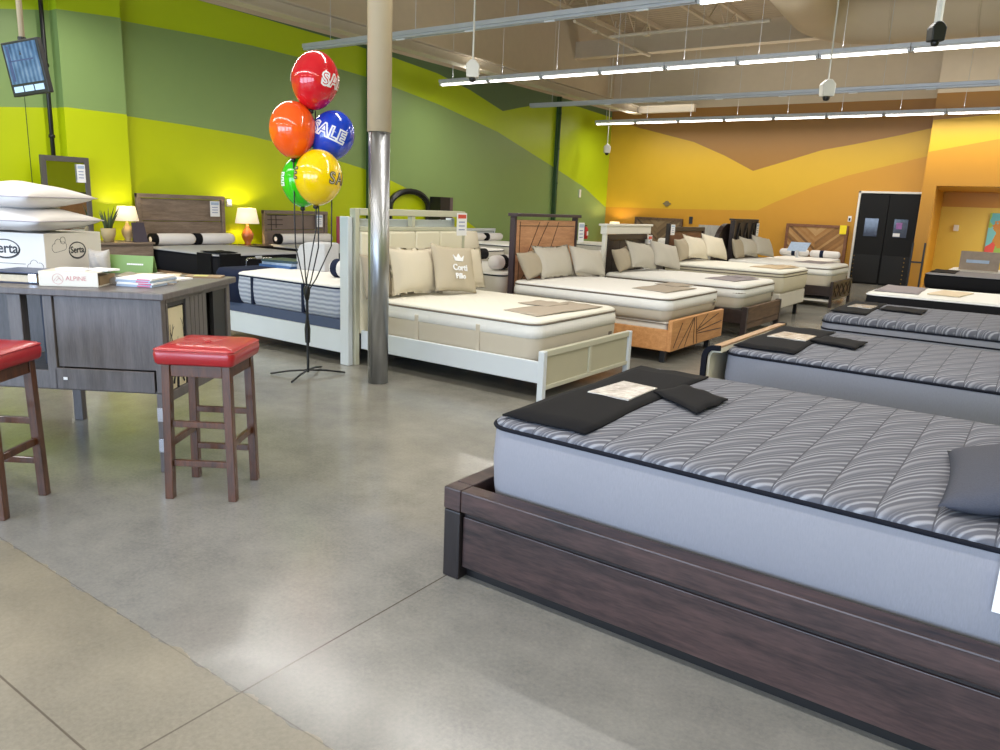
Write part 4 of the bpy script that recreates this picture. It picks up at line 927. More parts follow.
for k in range(4):
    y = 14.58+k*.36; g.bar((-3.012, y, .17), (-3.012, y+.34, .41), .03, .014); g.bar((-3.010, y, .41), (-3.010, y+.34, .17), .03, .014)
build('crossed_slats', g, ES, t, world=True)
P_('side_rail', ES, t, (-5.03, -3.05, 14.51, 14.55, .20, .38)); P_('side_rail', ES, t, (-5.03, -3.05, 16.03, 16.07, .20, .38)); P_('slat_base', M['white_paint'], t, (-5.02, -3.05, 14.552, 16.028, .10, .14), bevel=0)
P_('slat_platform', M['pole_black'], t, (-5.02, -3.05, 14.552, 16.028, .27, .30), bevel=0)
mattress('white pillow top mattress on the dark bed with crossed foot panel', -5.0, -3.08, 14.54, 16.04, .31, .68, .74, M['quilt_white'], M['side_taupe'], M['piping_taupe'], r=.13, pipz=(.60,))
flat_cover('grey lilac cover on the foot of the farthest centre mattress', [[(-3.85, 14.95), (-3.35, 14.9), (-3.25, 15.8), (-3.8, 15.9)]], .744, M['lilac_fabric'], th=.01)
pillow('taupe button pillow, left of three below the zigzag headboard', .56, .40, .16, (-4.82, 14.8, .745), .3, .05, M['pillow_taupe'])
pillow('pale pillow, middle of three below the zigzag headboard', .68, .41, .20, (-4.74, 15.2, .745), .42, -.1, M['pillow_pale'], roll=-.10, flange=.1)
pillow('pale cushion, right of three below the zigzag headboard', .66, .42, .19, (-4.60, 15.66, .745), .46, -.2, M['pillow_pale'], roll=-.14, name='cushion')
price_tag('white price tag at the right top corner of the zigzag headboard', (-4.995, 16.24, 1.42), .16, .26, red=False)

# ================================================================== BEDS AGAINST THE ORANGE WALL
def wall_bed_y(x0, x1, z, lab, hm, frame_m, htop, mlab, rolls, bandm, yb=18.6):
    cx = (x0+x1)/2; t = thing('headboard', lab, 'headboard', (cx, YF-.10, 0)); hw = (x1-x0)/2
    g = G(); g.box(-hw, -hw+.07, -.05, .05, 0, htop); g.box(hw-.07, hw, -.05, .05, 0, htop); g.box(-hw+.07, hw-.07, -.05, .05, htop-.07, htop); build('frame', g, frame_m, t, bevel=.004)
    g = G(); g.box(-hw+.071, hw-.071, -.035, .03, .35, htop-.072); build('panel', g, hm, t)
    cy_ = (yb+YF-.16)/2
    b = thing('bed_foundation', 'dark base under the '+mlab, 'bed base', (cx, cy_, 0)); g = G(); g.box(-hw+.08, hw-.08, yb-cy_, YF-.18-cy_, .12, .40); build('foundation_box', g, M['side_black'], b, bevel=.01)
    g = G()
    for sx in (-1, 1):
        for yy in (yb-cy_+.1, YF-.3-cy_): g.box(sx*(hw-.2)-.03, sx*(hw-.2)+.03, yy-.03, yy+.03, 0, .12)
    build('leg', g, M['pole_black'], b)
    mt = thing('mattress', mlab, 'mattress', (cx, cy_, .40)); g = G(); L = YF-.17-yb
    g.slab(2*hw-.12, L, .12, [(.02, 0), (0, .02), (-.01, z-.45), (0, z-.40)]); build('border', g, M['side_offwhite'], mt, smooth=True)
    g = G(); g.slab(2*hw-.12, L, .12, [(0, z-.40), (.02, z-.37), (.08, z-.36), (.2, z-.355)]); build('top_panel', g, M['quilt_white'], mt, smooth=True)
    for (rx_, L_, lb, bd) in rolls: roll_pillow(lb, (rx_, YF-.42, z+.045), L_, r=.09, band=bd, bandm=bandm, axis='x')
wall_bed_y(-5.72, -4.18, .55, 'reclaimed wood chevron headboard against the orange wall left of the doors', M['chevron'], M['midbrown'], 1.42, 'white mattress before the chevron headboard by the doors', ((-5.36, .74, 'white roll pillow with navy band, left one before the chevron headboard by the doors', .36), (-4.60, .74, 'white roll pillow with navy band, right one before the chevron headboard by the doors', .30)), M['navy'])
wall_bed_y(-10.13, -8.64, .62, 'chevron plank headboard on the orange wall near the green corner', M['chevron_grey'], M['rustic'], 1.41, 'white mattress before the chevron headboard near the green corner', ((-8.9, .6, 'white roll pillow before the chevron headboard near the corner', .3),), M['black_fabric'])
t = thing('headboard', 'pale grey vertical plank headboard behind the cushions on the thick cream mattress', 'headboard', (-7.43, YF-.12, 0))
g = G()
for i in range(8): g.box(-.70+i*.175, -.53+i*.175, -.03, .03, .1, 1.27)
build('plank_panel', g, M['greypaintwood'], t, bevel=.004); g = G(); g.box(-.72, -.66, -.04, -.031, 0, 1.2); g.box(.62, .68, -.04, -.031, 0, 1.2); build('leg', g, M['greypaintwood'], t)
t = thing('display_sign', 'pale acrylic sign on a stem standing before the chevron headboard by the doors', 'sign', (-5.08, 19.95, .555))
g = G(); g.hexa([(-.26, -.02, .20), (.20, -.02, .20), (.20, .0, .20), (-.26, 0, .20)], [(-.20, .08, .42), (.28, .08, .42), (.28, .10, .42), (-.20, .10, .42)]); build('sign_panel', g, M['paper_blue'], t); g = G(); g.box(-.03, .03, -.02, .02, 0, .22); g.box(-.1, .1, -.06, .06, 0, .012); build('stem', g, M['grey_metal'], t)
g = G(); g.box(-.08, .08, -.008, 0, -.11, .11); o = build('price_card', g, M['yellow_card']); o.location = (-4.30, YF-.155, 1.32); tag(o, 'bright yellow price card on the chevron headboard by the doors', 'card')
g = G(); g.box(-.04, .04, -.012, 0, -.07, .07); g.mi = 1; g.box(-.022, .022, -.016, -.012, -.05, .02); o = build('wall_switch', g, [M['paper'], M['ink']]); o.location = (-4.21, YF-.002, 1.60); tag(o, 'white switch plate on the orange wall left of the door frame', 'switch')
g = G(); g.lathe([(.08, -.03), (.08, 0)], (0, 0, 0), 16, 'y'); g.box(-.12, .12, -.02, 0, -.02, .02); o = build('wall_plaque', g, plain('bronze plaque', (140, 124, 92), .4, metal=.5)); o.location = (-9.21, YF-.002, 1.82); tag(o, 'small round grey emblem on the yellow wall band', 'wall ornament')
g = G(); g.box(-.05, .05, -.03, 0, -.10, .10); o = build('wall_switch', g, M['ink'], bevel=.004); o.location = (-8.43, YF-.002, 1.38); tag(o, 'dark switch box on the orange wall right of the corner headboard', 'switch')

# table lamps
def table_lamp(loc, lab, base_m, s=1.0, watts=14):
    t = thing('table_lamp', lab, 'lamp', loc)
    g = G(); g.lathe([(.06*s, 0), (.07*s, .015*s), (.05*s, .03*s), (.10*s, .12*s), (.115*s, .19*s), (.07*s, .28*s), (.028*s, .33*s), (.035*s, .36*s), (.012*s, .37*s), (.012*s, .44*s)], n=24); build('base', g, base_m, t, smooth=True)
    g = G(); z0, z1, r0, r1 = .40*s, .68*s, .22*s, .165*s; th = .006
    n = 32; vs_ = []
    for r, z in ((r0, z0), (r1, z1), (r1-th, z1), (r0-th, z0)):
        for k in range(n): vs_.append((r*math.cos(2*PI*k/n), r*math.sin(2*PI*k/n), z))
    fs = [(i*n+k, i*n+(k+1)%n, ((i+1)%4)*n+(k+1)%n, ((i+1)%4)*n+k) for i in range(4) for k in range(n)]
    g.add(vs_, fs); build('lamp_shade', g, M['lampshade'], t, smooth=True)
    g = G(); g.lathe([(.004, .44*s), (.03*s, .47*s), (.03*s, .52*s), (.004, .55*s)], n=12); build('bulb', g, M['bulb'], t, smooth=True)
    l = bpy.data.lights.new('bulb_light', 'POINT'); l.energy = watts; l.color = (1, .78, .48); l.shadow_soft_size = .03*s
    lo = bpy.data.objects.new('bulb_light', l); lo.location = (loc[0], loc[1], loc[2]+.50*s+.10); COL.objects.link(lo)
    return t
def cabinet(nm, lab, cat, x0, x1, y0, y1, h, m, drawers=2, knob=None):
    t = thing(nm, lab, cat, ((x0+x1)/2, (y0+y1)/2, 0)); P_('carcass', m, t, (x0, x1-.02, y0, y1, .08, h-.03)); P_('top', m, t, (x0-.01, x1+.015, y0-.015, y1+.015, h-.03, h), bevel=.006)
    for (x, y) in ((x0+.03, y0+.03), (x1-.05, y0+.03), (x0+.03, y1-.03), (x1-.05, y1-.03)): P_('leg', m, t, (x-.025, x+.025, y-.025, y+.025, 0, .08))
    dh = (h-.14)/drawers
    for i in range(drawers):
        d = P_('drawer', m, t, (x1-.02, x1, y0+.02, y1-.02, .09+dh*i, .08+dh*(i+1)), bevel=.004)
        g = G(); g.lathe([(.008, 0), (.018, .02), (.012, .028)], (0, 0, 0), 12, 'x'); kb = build('knob', g, knob or M['chrome'], d, smooth=True); kb.location = Vector((x1, (y0+y1)/2, .09+dh*(i+.5)))-Vector(t['_o'])
    return t

# ================================================================== DESK AND STOOLS
DO, DA = Vector((-3.83, 2.24, 0)), .5852
def dl(x, y, z=0):   # a point given in the desk's own directions
    return DO + Matrix.Rotation(DA, 3, 'Z') @ Vector((x, y, z))
DK = M['deskwood']
t = thing('desk', 'tall grey stained wooden sales desk with open slatted side', 'desk', tuple(DO), DA)
def D(name, m, *bs, bevel=.004):
    g = G()
    for b in bs: g.box(*b)
    return build(name, g, m, t, bevel=bevel)
D('desk_top', DK, (-1.75, .03, -.03, 1.0, .982, 1.02), bevel=.006)
D('front_panel', DK, (-.60, -.05, .012, .03, .585, .98)); D('front_panel_frame', DK, (-.62, -.06, .0, .014, .46, .58), (-.655, -.602, 0, .05, .46, .98), (-.05, 0, 0, .05, .46, .98))
D('recessed_panel', plain('blue grey shaded panel', (70, 78, 98), .5), (-.77, -.66, .16, .18, .56, .98)); D('lower_apron', DK, (-1.72, -.62, .02, .05, .455, .56))
D('divider_post', DK, (-.85, -.775, 0, .06, .56, .98))
D('leg', DK, (-.055, 0, .0, .055, 0, .458)); D('leg', DK, (-.055, 0, .90, .955, 0, .98)); D('leg', DK, (-1.09, -1.03, .90, .955, 0, .46)); D('leg', DK, (-1.72, -1.66, 0, .06, 0, .98)); D('leg', DK, (-1.72, -1.66, .90, .955, 0, .98))
D('back_panel', DK, (-1.66, -.056, .935, .955, .46, .98)); D('shelf_board', DK, (-1.66, -.02, .06, .93, .44, .46))
g = G()
for i in range(5): g.box(-.02, 0, .30+.057*i, .352+.057*i, .461, .98)
build('slatted_side', g, DK, t, bevel=.003)
D('side_rail', DK, (-.02, 0, .056, .90, .955, .98)); D('side_rail', DK, (-.02, 0, .056, .90, .40, .458)); D('side_post', DK, (-.04, 0, .056, .075, .46, .955))
D('black_side_frame', M['pole_black'], (-.03, -.008, .076, .092, .46, .955), (-.03, -.008, .285, .299, .46, .955), (-.03, -.008, .092, .285, .93, .955), bevel=0); D('black_side_panel', M['pole_black'], (-.03, -.008, .585, .60, .46, .955), bevel=0); D('black_side_panel', M['pole_black'], (-.03, -.008, .70, .88, .46, .955), bevel=0)
D('inner_divider', M['pole_black'], (-.60, -.58, .06, .93, .461, .981), bevel=0)
g = G(); g.box(-.054, -.001, -.006, -.0005, .30, .38); g.box(-.054, -.001, -.006, -.0005, .12, .20); build('hinge_plate', g, M['chrome'], t, bevel=.002)
g = G(); g.box(-.57, -.548, -.004, -.0005, .515, .53); build('white_sticker', g, M['paper'], t)
# branch art panel on the shelf of the desk
ta = thing('branch_art_panel', 'cream panel with black bare branches standing inside the desk side opening', 'panel', tuple(dl(-.02, .19, .461)), DA)
g = G(); g.box(-.008, .008, -.09, .09, 0, .46); build('cream_panel', g, plain('cream art ground', (214, 204, 172), .6), ta)
g = G(); rnd = random.Random(5)
def twig(p, ang, L, r, d):
    q = (p[0]+L*math.sin(ang), p[1]+L*math.cos(ang)); q = (max(-.085, min(.08, q[0])), q[1]); g.tube([(.013, p[0], p[1]), (.013, q[0], q[1])], [r, r*.7], 5)
    if d: 
        for s in (-1, 1): twig(q, ang+s*rnd.uniform(.3, .8), L*rnd.uniform(.6, .8), r*.65, d-1)
twig((-.02, .0), .1, .14, .007, 4); twig((.06, .02), -.5, .10, .005, 3); twig((-.07, .03), .4, .10, .005, 3); build('branches', g, M['ink'], ta)
tw = build('white_board', G().box(-.008, .008, -.04, .04, 0, .45), M['paper']); place(tw, dl(-.07, .645, .461), (0, 0, DA)); tag(tw, 'narrow white board standing inside the rear opening of the desk side', 'board')

# things on the desk
DT = 1.0205
def on_desk(name, label, cat, x, y, rz=0, z=DT, group=None): return thing(name, label, cat, tuple(dl(x, y, z)), DA+rz, group)
b = on_desk('carton', 'white cardboard box with oval name logo and cloud outlines on the desk under two pillows', 'box', -1.0, .60, -.12)
g = G(); g.box(-.62, 0, 0, .52, 0, .25); build('carton_body', g, M['cardboard_white'], b, bevel=.004)
def ring(g, cx, cz, rx, rz_, pl, w_=.004, n=28, a0=0, a1=2*PI):
    pts = []
    for k in range(n+1):
        a = a0+(a1-a0)*k/n; u, v = cx+rx*math.cos(a), cz+rz_*math.sin(a); pts.append((u, -.0005, v) if pl == 'f' else (.0005, u, v))
    g.tube(pts, w_/2, 5)
def cloud(g, cx, cz, s, pl):
    for (dx, dz, r, a0, a1) in ((-.5, 0, .35, PI*.5, PI*1.5), (-.15, .30, .38, PI*.1, PI*1.0), (.42, .12, .33, -.5*PI, PI*.62)): ring(g, cx+dx*s, cz+dz*s, r*s, r*s, pl, .0025, 12, a0, a1)
    A_ = (cx-.5*s, cz-.35*s); B_ = (cx+.42*s, cz-.21*s); g.tube([(A_[0], -.0005, A_[1]), (B_[0], -.0005, B_[1])] if pl == 'f' else [(.0005, *A_), (.0005, *B_)], .00125, 5)
g = G(); ring(g, -.275, .15, .10, .055, 'f', .007); ring(g, -.273, .147, .103, .058, 'f', .004); cloud(g, -.07, .04, .07, 'f'); g.box(-.36, -.14, -.0008, 0, .058, .061); build('front_print', g, M['ink'], b)
text('lettering', 'Serta', .088, M['ink'], b, (-.275, -.001, .15), (PI/2, 0, 0), depth=.0008, bold=.0015)
g = G(); ring(g, .285, .14, .075, .05, 's', .007); ring(g, .286, .137, .078, .053, 's', .004); cloud(g, .13, .16, .08, 's'); ring(g, .16, .205, .022, .022, 's', .0025); cloud(g, .45, .05, .06, 's'); build('side_print', g, M['ink'], b)
text('lettering', 'Serta', .06, M['ink'], b, (.001, .285, .14), (PI/2, 0, PI/2), depth=.0008, bold=.001)
def flat_pillow(label, x, y, z, w_, h_, t_, rz, seed, tilt=0):
    g = pillow_mesh(w_, h_, t_, seed=seed, pinch=.05, n=24); o = build('pillow', g, M['pillow_white'], smooth=True); o.rotation_euler = (tilt, 0, DA+rz); o.location = dl(x, y, z); tag(o, label, 'pillow', 'white pillows on the box')
    # welt round the seam
    pts = [v.co.copy() for v in o.data.vertices]
    g2 = G(); n = 24; path = []
    def pt(u, v): return (w_/2*u*(1-.05*(1-v*v)), h_/2*v*(1-.05*(1-u*u)), 0)
    for k in range(n): path.append(pt(-1+2*k/n, -1))
    for k in range(n): path.append(pt(1, -1+2*k/n))
    for k in range(n): path.append(pt(1-2*k/n, 1))
    for k in range(n): path.append(pt(-1, 1-2*k/n))
    g2.tube(path, .004, 5, closed=True); build('welt', g2, plain('pale mauve welt', (176, 168, 176), .7), o, smooth=True)
    return o
flat_pillow('white pillow lying directly on the cardboard box on the desk', -1.33, .80, 1.27+.078, .86, .60, .17, -.1, 21)
flat_pillow('white pillow on top of the other pillow on the desk', -1.36, .82, 1.27+.078+.142, .84, .58, .18, -.16, 22)
b = on_desk('binder', 'navy ring binder lying at the left end of the desk under the box edge', 'binder', -.755, .13, -.03)
g = G(); g.box(-.30, 0, 0, .27, 0, .006); g.box(-.30, 0, 0, .27, .056, .062); g.box(-.30, -.294, 0, .27, 0, .062); build('cover', g, M['binder_navy'], b, bevel=.002)
g = G(); g.box(-.29, -.015, .02, .26, .007, .045); build('page_block', g, M['paper_cream'], b); g = G(); g.box(-.05, -.005, .0, .004, .008, .055); build('label_pocket', g, M['chrome'], b)
b = on_desk('binder', 'cream ring binder with reddish emblem and lettering, lying at the front of the desk', 'binder', -.705, .065, .14)
g = G(); g.box(0, .31, 0, .006, 0, .082); g.box(0, .31, .006, .27, 0, .005); g.box(0, .31, .006, .27, .077, .082); build('cover', g, M['binder_cream'], b, bevel=.003)
g = G(); g.box(.01, .30, .05, .265, .006, .055); build('page_block', g, M['kraft'], b)
g = G(); ring(g, .10, .041, .028, .028, 'f', .002); g.tube([(.078, -.0005, .03), (.10, -.0005, .058), (.122, -.0005, .03)], .001, 5); g.tube([(.09, -.0005, .03), (.106, -.0005, .046), (.118, -.0005, .034)], .001, 5); build('emblem', g, M['ink_pink'], b)
text('lettering', 'ALPINE', .034, M['ink_pink'], b, (.195, -.0005, .045), (PI/2, 0, 0), depth=.0006)
for i, (x, y, r_, w_, h_, m_, lb) in enumerate(((-.58, .20, .1, .16, .10, 'paper', 'white paper slip on the cream binder, left one'), (-.44, .24, -.2, .14, .10, 'paper', 'white paper slip on the cream binder, right one'))):
    g = G(); g.box(-w_/2, w_/2, -h_/2, h_/2, 0, .010); o = build('paper_slip', g, M[m_], bevel=.002); place(o, dl(x, y, DT+.0825), (0, 0, DA+r_)); tag(o, lb, 'paper', 'paper slips')
b = on_desk('magazine', 'open magazine with lifted dark pages behind the cream binder', 'magazine', -.34, .46, .3)
for s in (-1, 1):
    g = G(); vs_ = []; n = 8
    for k in range(n+1):
        x = s*.20*k/n; z = .004+.05*math.sin(PI*min(1, k/n*1.1))*(1-.3*k/n); vs_ += [(x, -.14, z), (x, .14, z), (x, -.14, 0.0), (x, .14, 0)]
    fs = []
    for k in range(n): a_ = 4*k; fs += [(a_, a_+4, a_+5, a_+1), (a_+2, a_+3, a_+7, a_+6), (a_, a_+2, a_+6, a_+4), (a_+1, a_+5, a_+7, a_+3)]
    fs += [(0, 1, 3, 2), (4*n, 4*n+2, 4*n+3, 4*n+1)]
    g.add(vs_, fs); build('page', g, plain('printed page', (150, 138, 126), .35, var=.4, nscale=16), b, smooth=False)
for i in range(4):
    lb = ('lowest', 'second from bottom', 'third from bottom', 'topmost')[i]
    o = build('brochure', G().box(-.105, .105, -.14, .14, 0, .011), M['paper' if i % 2 else 'paper_blue'], bevel=.001); place(o, dl(-.245, .35, DT+.0125*i), (0, 0, DA-.05+.05*math.sin(i*2.1))); tag(o, 'blue and white brochure on the desk corner, %s of the stack' % lb, 'brochure', 'brochures on the desk corner')
    g = G(); g.box(.02, .095, -.142, -.14, .002, .008); build('pink_print', g, M['paper_pink'], o)
gc = on_desk('green_card', 'long sage green folded card standing on the back of the desk', 'card', -.69, .90, .03)
g = G(); g.hexa([(-.20, 0, 0), (.20, 0, 0), (.20, .004, 0), (-.20, .004, 0)], [(-.20, .03, .115), (.20, .03, .115), (.20, .034, .115), (-.20, .034, .115)]); g.hexa([(-.20, .075, 0), (.20, .075, 0), (.20, .079, 0), (-.20, .079, 0)], [(-.20, .036, .115), (.20, .036, .115), (.20, .04, .115), (-.20, .04, .115)]); build('folded_panel', g, M['card_green'], gc)
g = G(); 
for i in range(9): g.box(.03+.012*i, .040+.012*i, -.0, .003, 0, .010)
pr_ = build('white_print', g, M['paper'], gc); pr_.location = (0, .0125, .055); pr_.rotation_euler = (-.25, 0, 0)
for (x, y, r_, w_, h_, m_, lb) in ((-.42, .80, .35, .30, .21, 'paper_cream', 'cream magazine lying at the back of the desk'), (-.30, .66, -.2, .28, .20, 'paper', 'white magazine lying open behind the brochures'), (-.13, .88, .2, .22, .14, 'kraft', 'small brown booklet at the rear right corner of the desk')):
    g = G(); g.box(-w_/2, w_/2, -h_/2, h_/2, 0, .010); g.mi = 1; g.box(-w_*.3, w_*.1, -h_*.3, h_*.2, .010, .0105); o = build('magazine', g, [M[m_], plain('greenish print', (190, 196, 90), .4)], bevel=.001); place(o, dl(x, y, DT), (0, 0, DA+r_)); tag(o, lb, 'magazine', 'magazines on the desk')
g = pillow_mesh(.14, .15, .09, seed=31); o = build('sample_cushion', g, fabric('speckled grey sample', (190, 184, 178), weave=80, var=.2), smooth=True); place(o, dl(-.81, .86, DT+.082), (PI/2, 0, DA)); tag(o, 'small speckled grey cushion sample between the box and the green card', 'cushion')

# stools
def stool():
    t = thing('bar_stool', 'backless bar stool with red vinyl seat and walnut legs, right in front of the desk', 'stool', (-3.50, 2.03, 0), .592, 'red bar stools')
    sw = M['stoolwood']
    for (x, y) in ((.02, .02), (.325, .02), (.02, .315), (.325, .315)):
        sx, sy_ = (-1 if x < .1 else 1), (-1 if y < .1 else 1); e = .021; k = .012
        g = G(); g.hexa([(x-e+sx*k, y-e+sy_*k, 0), (x+e+sx*k, y-e+sy_*k, 0), (x+e+sx*k, y+e+sy_*k, 0), (x-e+sx*k, y+e+sy_*k, 0)], [(x-e, y-e, .715), (x+e, y-e, .715), (x+e, y+e, .715), (x-e, y+e, .715)]); build('leg', g, sw, t, bevel=.003)
    g = G(); g.box(.042, .303, .005, .03, .65, .715); g.box(.042, .303, .305, .33, .65, .715); g.box(.005, .03, .042, .293, .65, .715); g.box(.315, .34, .042, .293, .65, .715); build('apron', g, sw, t, bevel=.003)
    for (a, z) in ((0, .40), (0, .19), (1, .40), (1, .19)):
        y = .008 if a == 0 else .303; g = G(); g.box(.032, .313, y, y+.024, z-.016, z+.016); build('stretcher', g, sw, t, bevel=.003)
    for x in (.006, .315):
        g = G(); g.box(x, x+.022, .036, .30, .275, .31); build('stretcher', g, sw, t, bevel=.003)
    g = G(); g.slab(.40, .40, .03, [(.01, 0), (0, .01), (-.006, .05), (.0, .074), (.012, .084), (.05, .094), (.12, .096), (.17, .088)], (.172, .168, .715), n=6)
    st = build('seat_cushion', g, M['vinyl'], t, smooth=True)
    g = G(); o = outline(.402, .402, .03, 6); g.tube([(a+.172, b+.168, .715+.074) for a, b in o], .004, 6, closed=True); build('seat_welt', g, M['vinyl'], t, smooth=True)
    g = G(); g.lathe([(.018, 0), (.014, .006), (.004, .009)], (.172, .168, .803), 14); build('tuft_button', g, M['vinyl'], t, smooth=True)
    return t
s1 = stool(); s2 = dup(s1, (-4.105, 1.19, 0), label='backless bar stool with red vinyl seat and walnut legs, cut by the left edge')
# dark wooden chair far behind the desk, only a corner shows
t = thing('wooden_chair', 'brown wooden chair glimpsed under the desk at the left edge', 'chair', (-7.6, 3.12, 0), .3)
for (x, y, h) in ((-.2, -.2, .43), (.2, -.2, .43), (-.2, .2, .9), (.2, .2, .9)):
    g = G(); g.box(x-.022, x+.022, y-.022, y+.022, 0, h); build('leg', g, M['midbrown'], t, bevel=.004)
g = G(); g.box(-.22, .22, -.22, .22, .431, .46); build('seat', g, M['midbrown'], t, bevel=.008); g = G(); g.box(-.177, .177, .19, .21, .62, .88); build('backrest', g, M['midbrown'], t, bevel=.004)
g = G(); g.box(-.177, .177, -.01-.2, .01-.2, .2, .23); build('stretcher', g, M['midbrown'], t)

# ================================================================== ALONG THE GREEN WALL
WX0 = XW+.02
def wall_bed(y0, y1, hm, hlabel, htop, mlab, zt, side=None, rolls=(), blk=True, foot=-9.05, tagl=None, xo=0, panelm=None, group=None, carved=False):
    t = thing('headboard', hlabel, 'headboard', (WX0+.19+xo, y0, 0)); x = WX0+.16+xo
    P_('frame', hm, t, (x, x+.07, y0, y0+.06, 0, htop), (x, x+.07, y1-.06, y1, 0, htop), (x-.01, x+.08, y0, y1, htop-.06, htop)); 
    n = 3
    for i in range(n):
        za = .45+i*(htop-.51)/n; P_('plank', panelm or hm, t, (x+.01, x+.05, y0+.061, y1-.061, za, za+(htop-.51)/n-.008), bevel=.006)
    if carved:
        g = G()
        for a, b in (((.08, .16), (.40, .16)), ((.08, .24), (.40, .24)), ((.16, .08), (.16, .34)), ((.26, .08), (.26, .30)), ((.08, .08), (.5, .08))):
            g.bar((x+.052, y0+a[0]+.0, htop-a[1]), (x+.052, y0+b[0]+.001, htop-b[1]), .012, .006)
        build('carved_lines', g, M['espresso'], t, world=True)
    f = thing('bed_foundation', 'base under the '+mlab, 'bed base', (-10, y0, 0)); P_('foundation_box', M['tan_wood'] if blk else M['side_offwhite'], f, (x+.10, foot-.03, y0+.04, y1-.04, .16, .44), bevel=.01)
    for (lx, ly) in ((x+.2, y0+.15), (foot-.15, y0+.15), (x+.2, y1-.15), (foot-.15, y1-.15)): P_('leg', M['pole_black'], f, (lx-.03, lx+.03, ly-.03, ly+.03, 0, .16))
    m = mattress(mlab, x+.09, foot, y0-.0, y1-.02, .442, zt-.04, zt, M['quilt_white'] if not blk else fabric('grey ticking', (168, 168, 170)), side or (M['side_black'] if blk else M['side_offwhite']), M['piping_navy'], r=.12)
    for (ry0, L_, lb) in rolls: roll_pillow(lb, (x+.28, ry0+L_/2, zt+.012), L_, band=.05)
    return x
wall_bed(6.13, 7.60, M['greywood'], 'weathered grey brown plank headboard on the green wall, left of the lit lamp', 1.52, 'black bordered mattress before the weathered plank headboard', .765, rolls=((6.17, .72, 'white roll pillow with black end, left one before the plank headboard'), (6.89, .70, 'white roll pillow, right one before the plank headboard')))
flat_cover('black cover draped over the foot of the mattress before the plank headboard', [[(-9.45, 6.14), (-9.08, 6.14), (-9.08, 6.48), (-9.45, 6.48)]], .772, M['black_fabric'])
g = G(); g.box(-.02, .02, -.01, .0, -.30, 0); o = None
g = G(); g.box(-9.46, -9.14, 6.09, 6.115, .45, .765); g.box(-9.035, -9.01, 6.15, 6.48, .45, .765)
for i in range(len(g.v)): g.v[i] = (g.v[i][0]+9.2, g.v[i][1]-6.3, g.v[i][2])
o = build('foot_cover', g, M['black_fabric'], bevel=.006); o.location = (-9.2, 6.3, 0); tag(o, 'black side flaps hanging over the foot corner of the black bordered mattress', 'mattress cover')
price_tag('white price tag on the weathered plank headboard left of the lamp', (WX0+.25, 7.40, 1.44), .17, .24, red=False)
wall_bed(8.36, 9.78, M['greywood'], 'grey brown headboard with carved squares on the green wall, right of the lit lamp', 1.32, 'black bordered mattress before the carved squares headboard', .75, rolls=((8.42, 1.25, 'long white roll pillow with black end before the carved squares headboard'),), panelm=plain('grey brown panel', (122, 106, 98), .5), carved=True)
price_tag('white price tag at the top of the carved squares headboard', (WX0+.25, 9.56, 1.26), .16, .22, red=False)
wall_bed(11.4, 12.9, M['espresso'], 'low dark headboard behind the arched black frame', 1.0, 'white mattress on the wall, behind the white headboard', .70, blk=False, xo=.15, rolls=((11.5, 1.2, 'white roll pillow on the wall bed behind the white headboard'),))
wall_bed(13.6, 15.1, M['white_frame'], 'white headboard on the green wall seen between white and oak headboards', 1.02, 'white mattress on the wall seen between the white and oak headboards', .74, blk=False, rolls=((13.7, .66, 'white roll pillow with black band between the white and oak headboards, left one'), (14.4, .66, 'white roll pillow with black band between the white and oak headboards, right one')))
wall_bed(17.0, 18.5, M['white_frame'], 'white low headboard on the green wall behind the oak bed', .98, 'white mattress on the wall behind the oak bed', .72, blk=False, rolls=((17.1, .66, 'white roll pillow on the far wall bed behind the oak bed'),))
# middle beds, head to head with the centre row
def mid_bed(y0, y1, lab, roll_lab):
    f = thing('bed_foundation', 'dark base under the '+lab, 'bed base', (-6.4, y0, 0)); P_('foundation_box', M['side_black'], f, (-7.34, -5.42, y0+.03, y1-.03, .12, .44), bevel=.01)
    for (lx, ly) in ((-7.2, y0+.15), (-5.6, y0+.15), (-7.2, y1-.15), (-5.6, y1-.15)): P_('leg', M['pole_black'], f, (lx-.03, lx+.03, ly-.03, ly+.03, 0, .12))
    mattress(lab, -7.38, -5.40, y0, y1, .442, .71, .75, M['quilt_white'], M['side_offwhite'], M['piping_navy'], r=.12)
    roll_pillow(roll_lab, (-5.62, y0+.42, .765), .70, r=.09, band=.22, axis='y')
    o = dup_roll(roll_lab.replace('nearer', 'farther'), (-5.62, y0+1.14, .765)) if False else None
mid_bed(7.62, 9.12, 'white mattress with black piping behind the oak headboard', 'white roll pillow with black band on the mattress behind the oak headboard')
mid_bed(9.95, 11.3, 'white mattress with black piping behind the white mantle headboard', 'white roll pillow with black band behind the white mantle headboard')
mid_bed(11.85, 13.3, 'white mattress with black piping behind the walnut panel headboard', 'white roll pillow with black band behind the walnut panel headboard')
# strap bolster and tag seen left of the oak headboard
price_tag('pale lilac tag standing among the white mattresses left of the oak headboard', (-6.9, 8.35, 1.03), .2, .28, red=False)
bpy.context.view_layer.update()
t = thing('bolster', 'black strapped bolster on the white mattress left of the oak headboard', 'bolster', (-6.75, 8.75, .765)); g = G(); g.lathe([(.03, -.33), (.08, -.31), (.085, 0), (.08, .31), (.03, .33)], (0, 0, .09), 16, 'y'); build('bolster_body', g, M['black_fabric'], t, smooth=True); g = G(); g.lathe([(.02, .083), (.02, .092)], (0, -.12, .09), 12, 'x'); build('white_button', g, M['paper'], t)

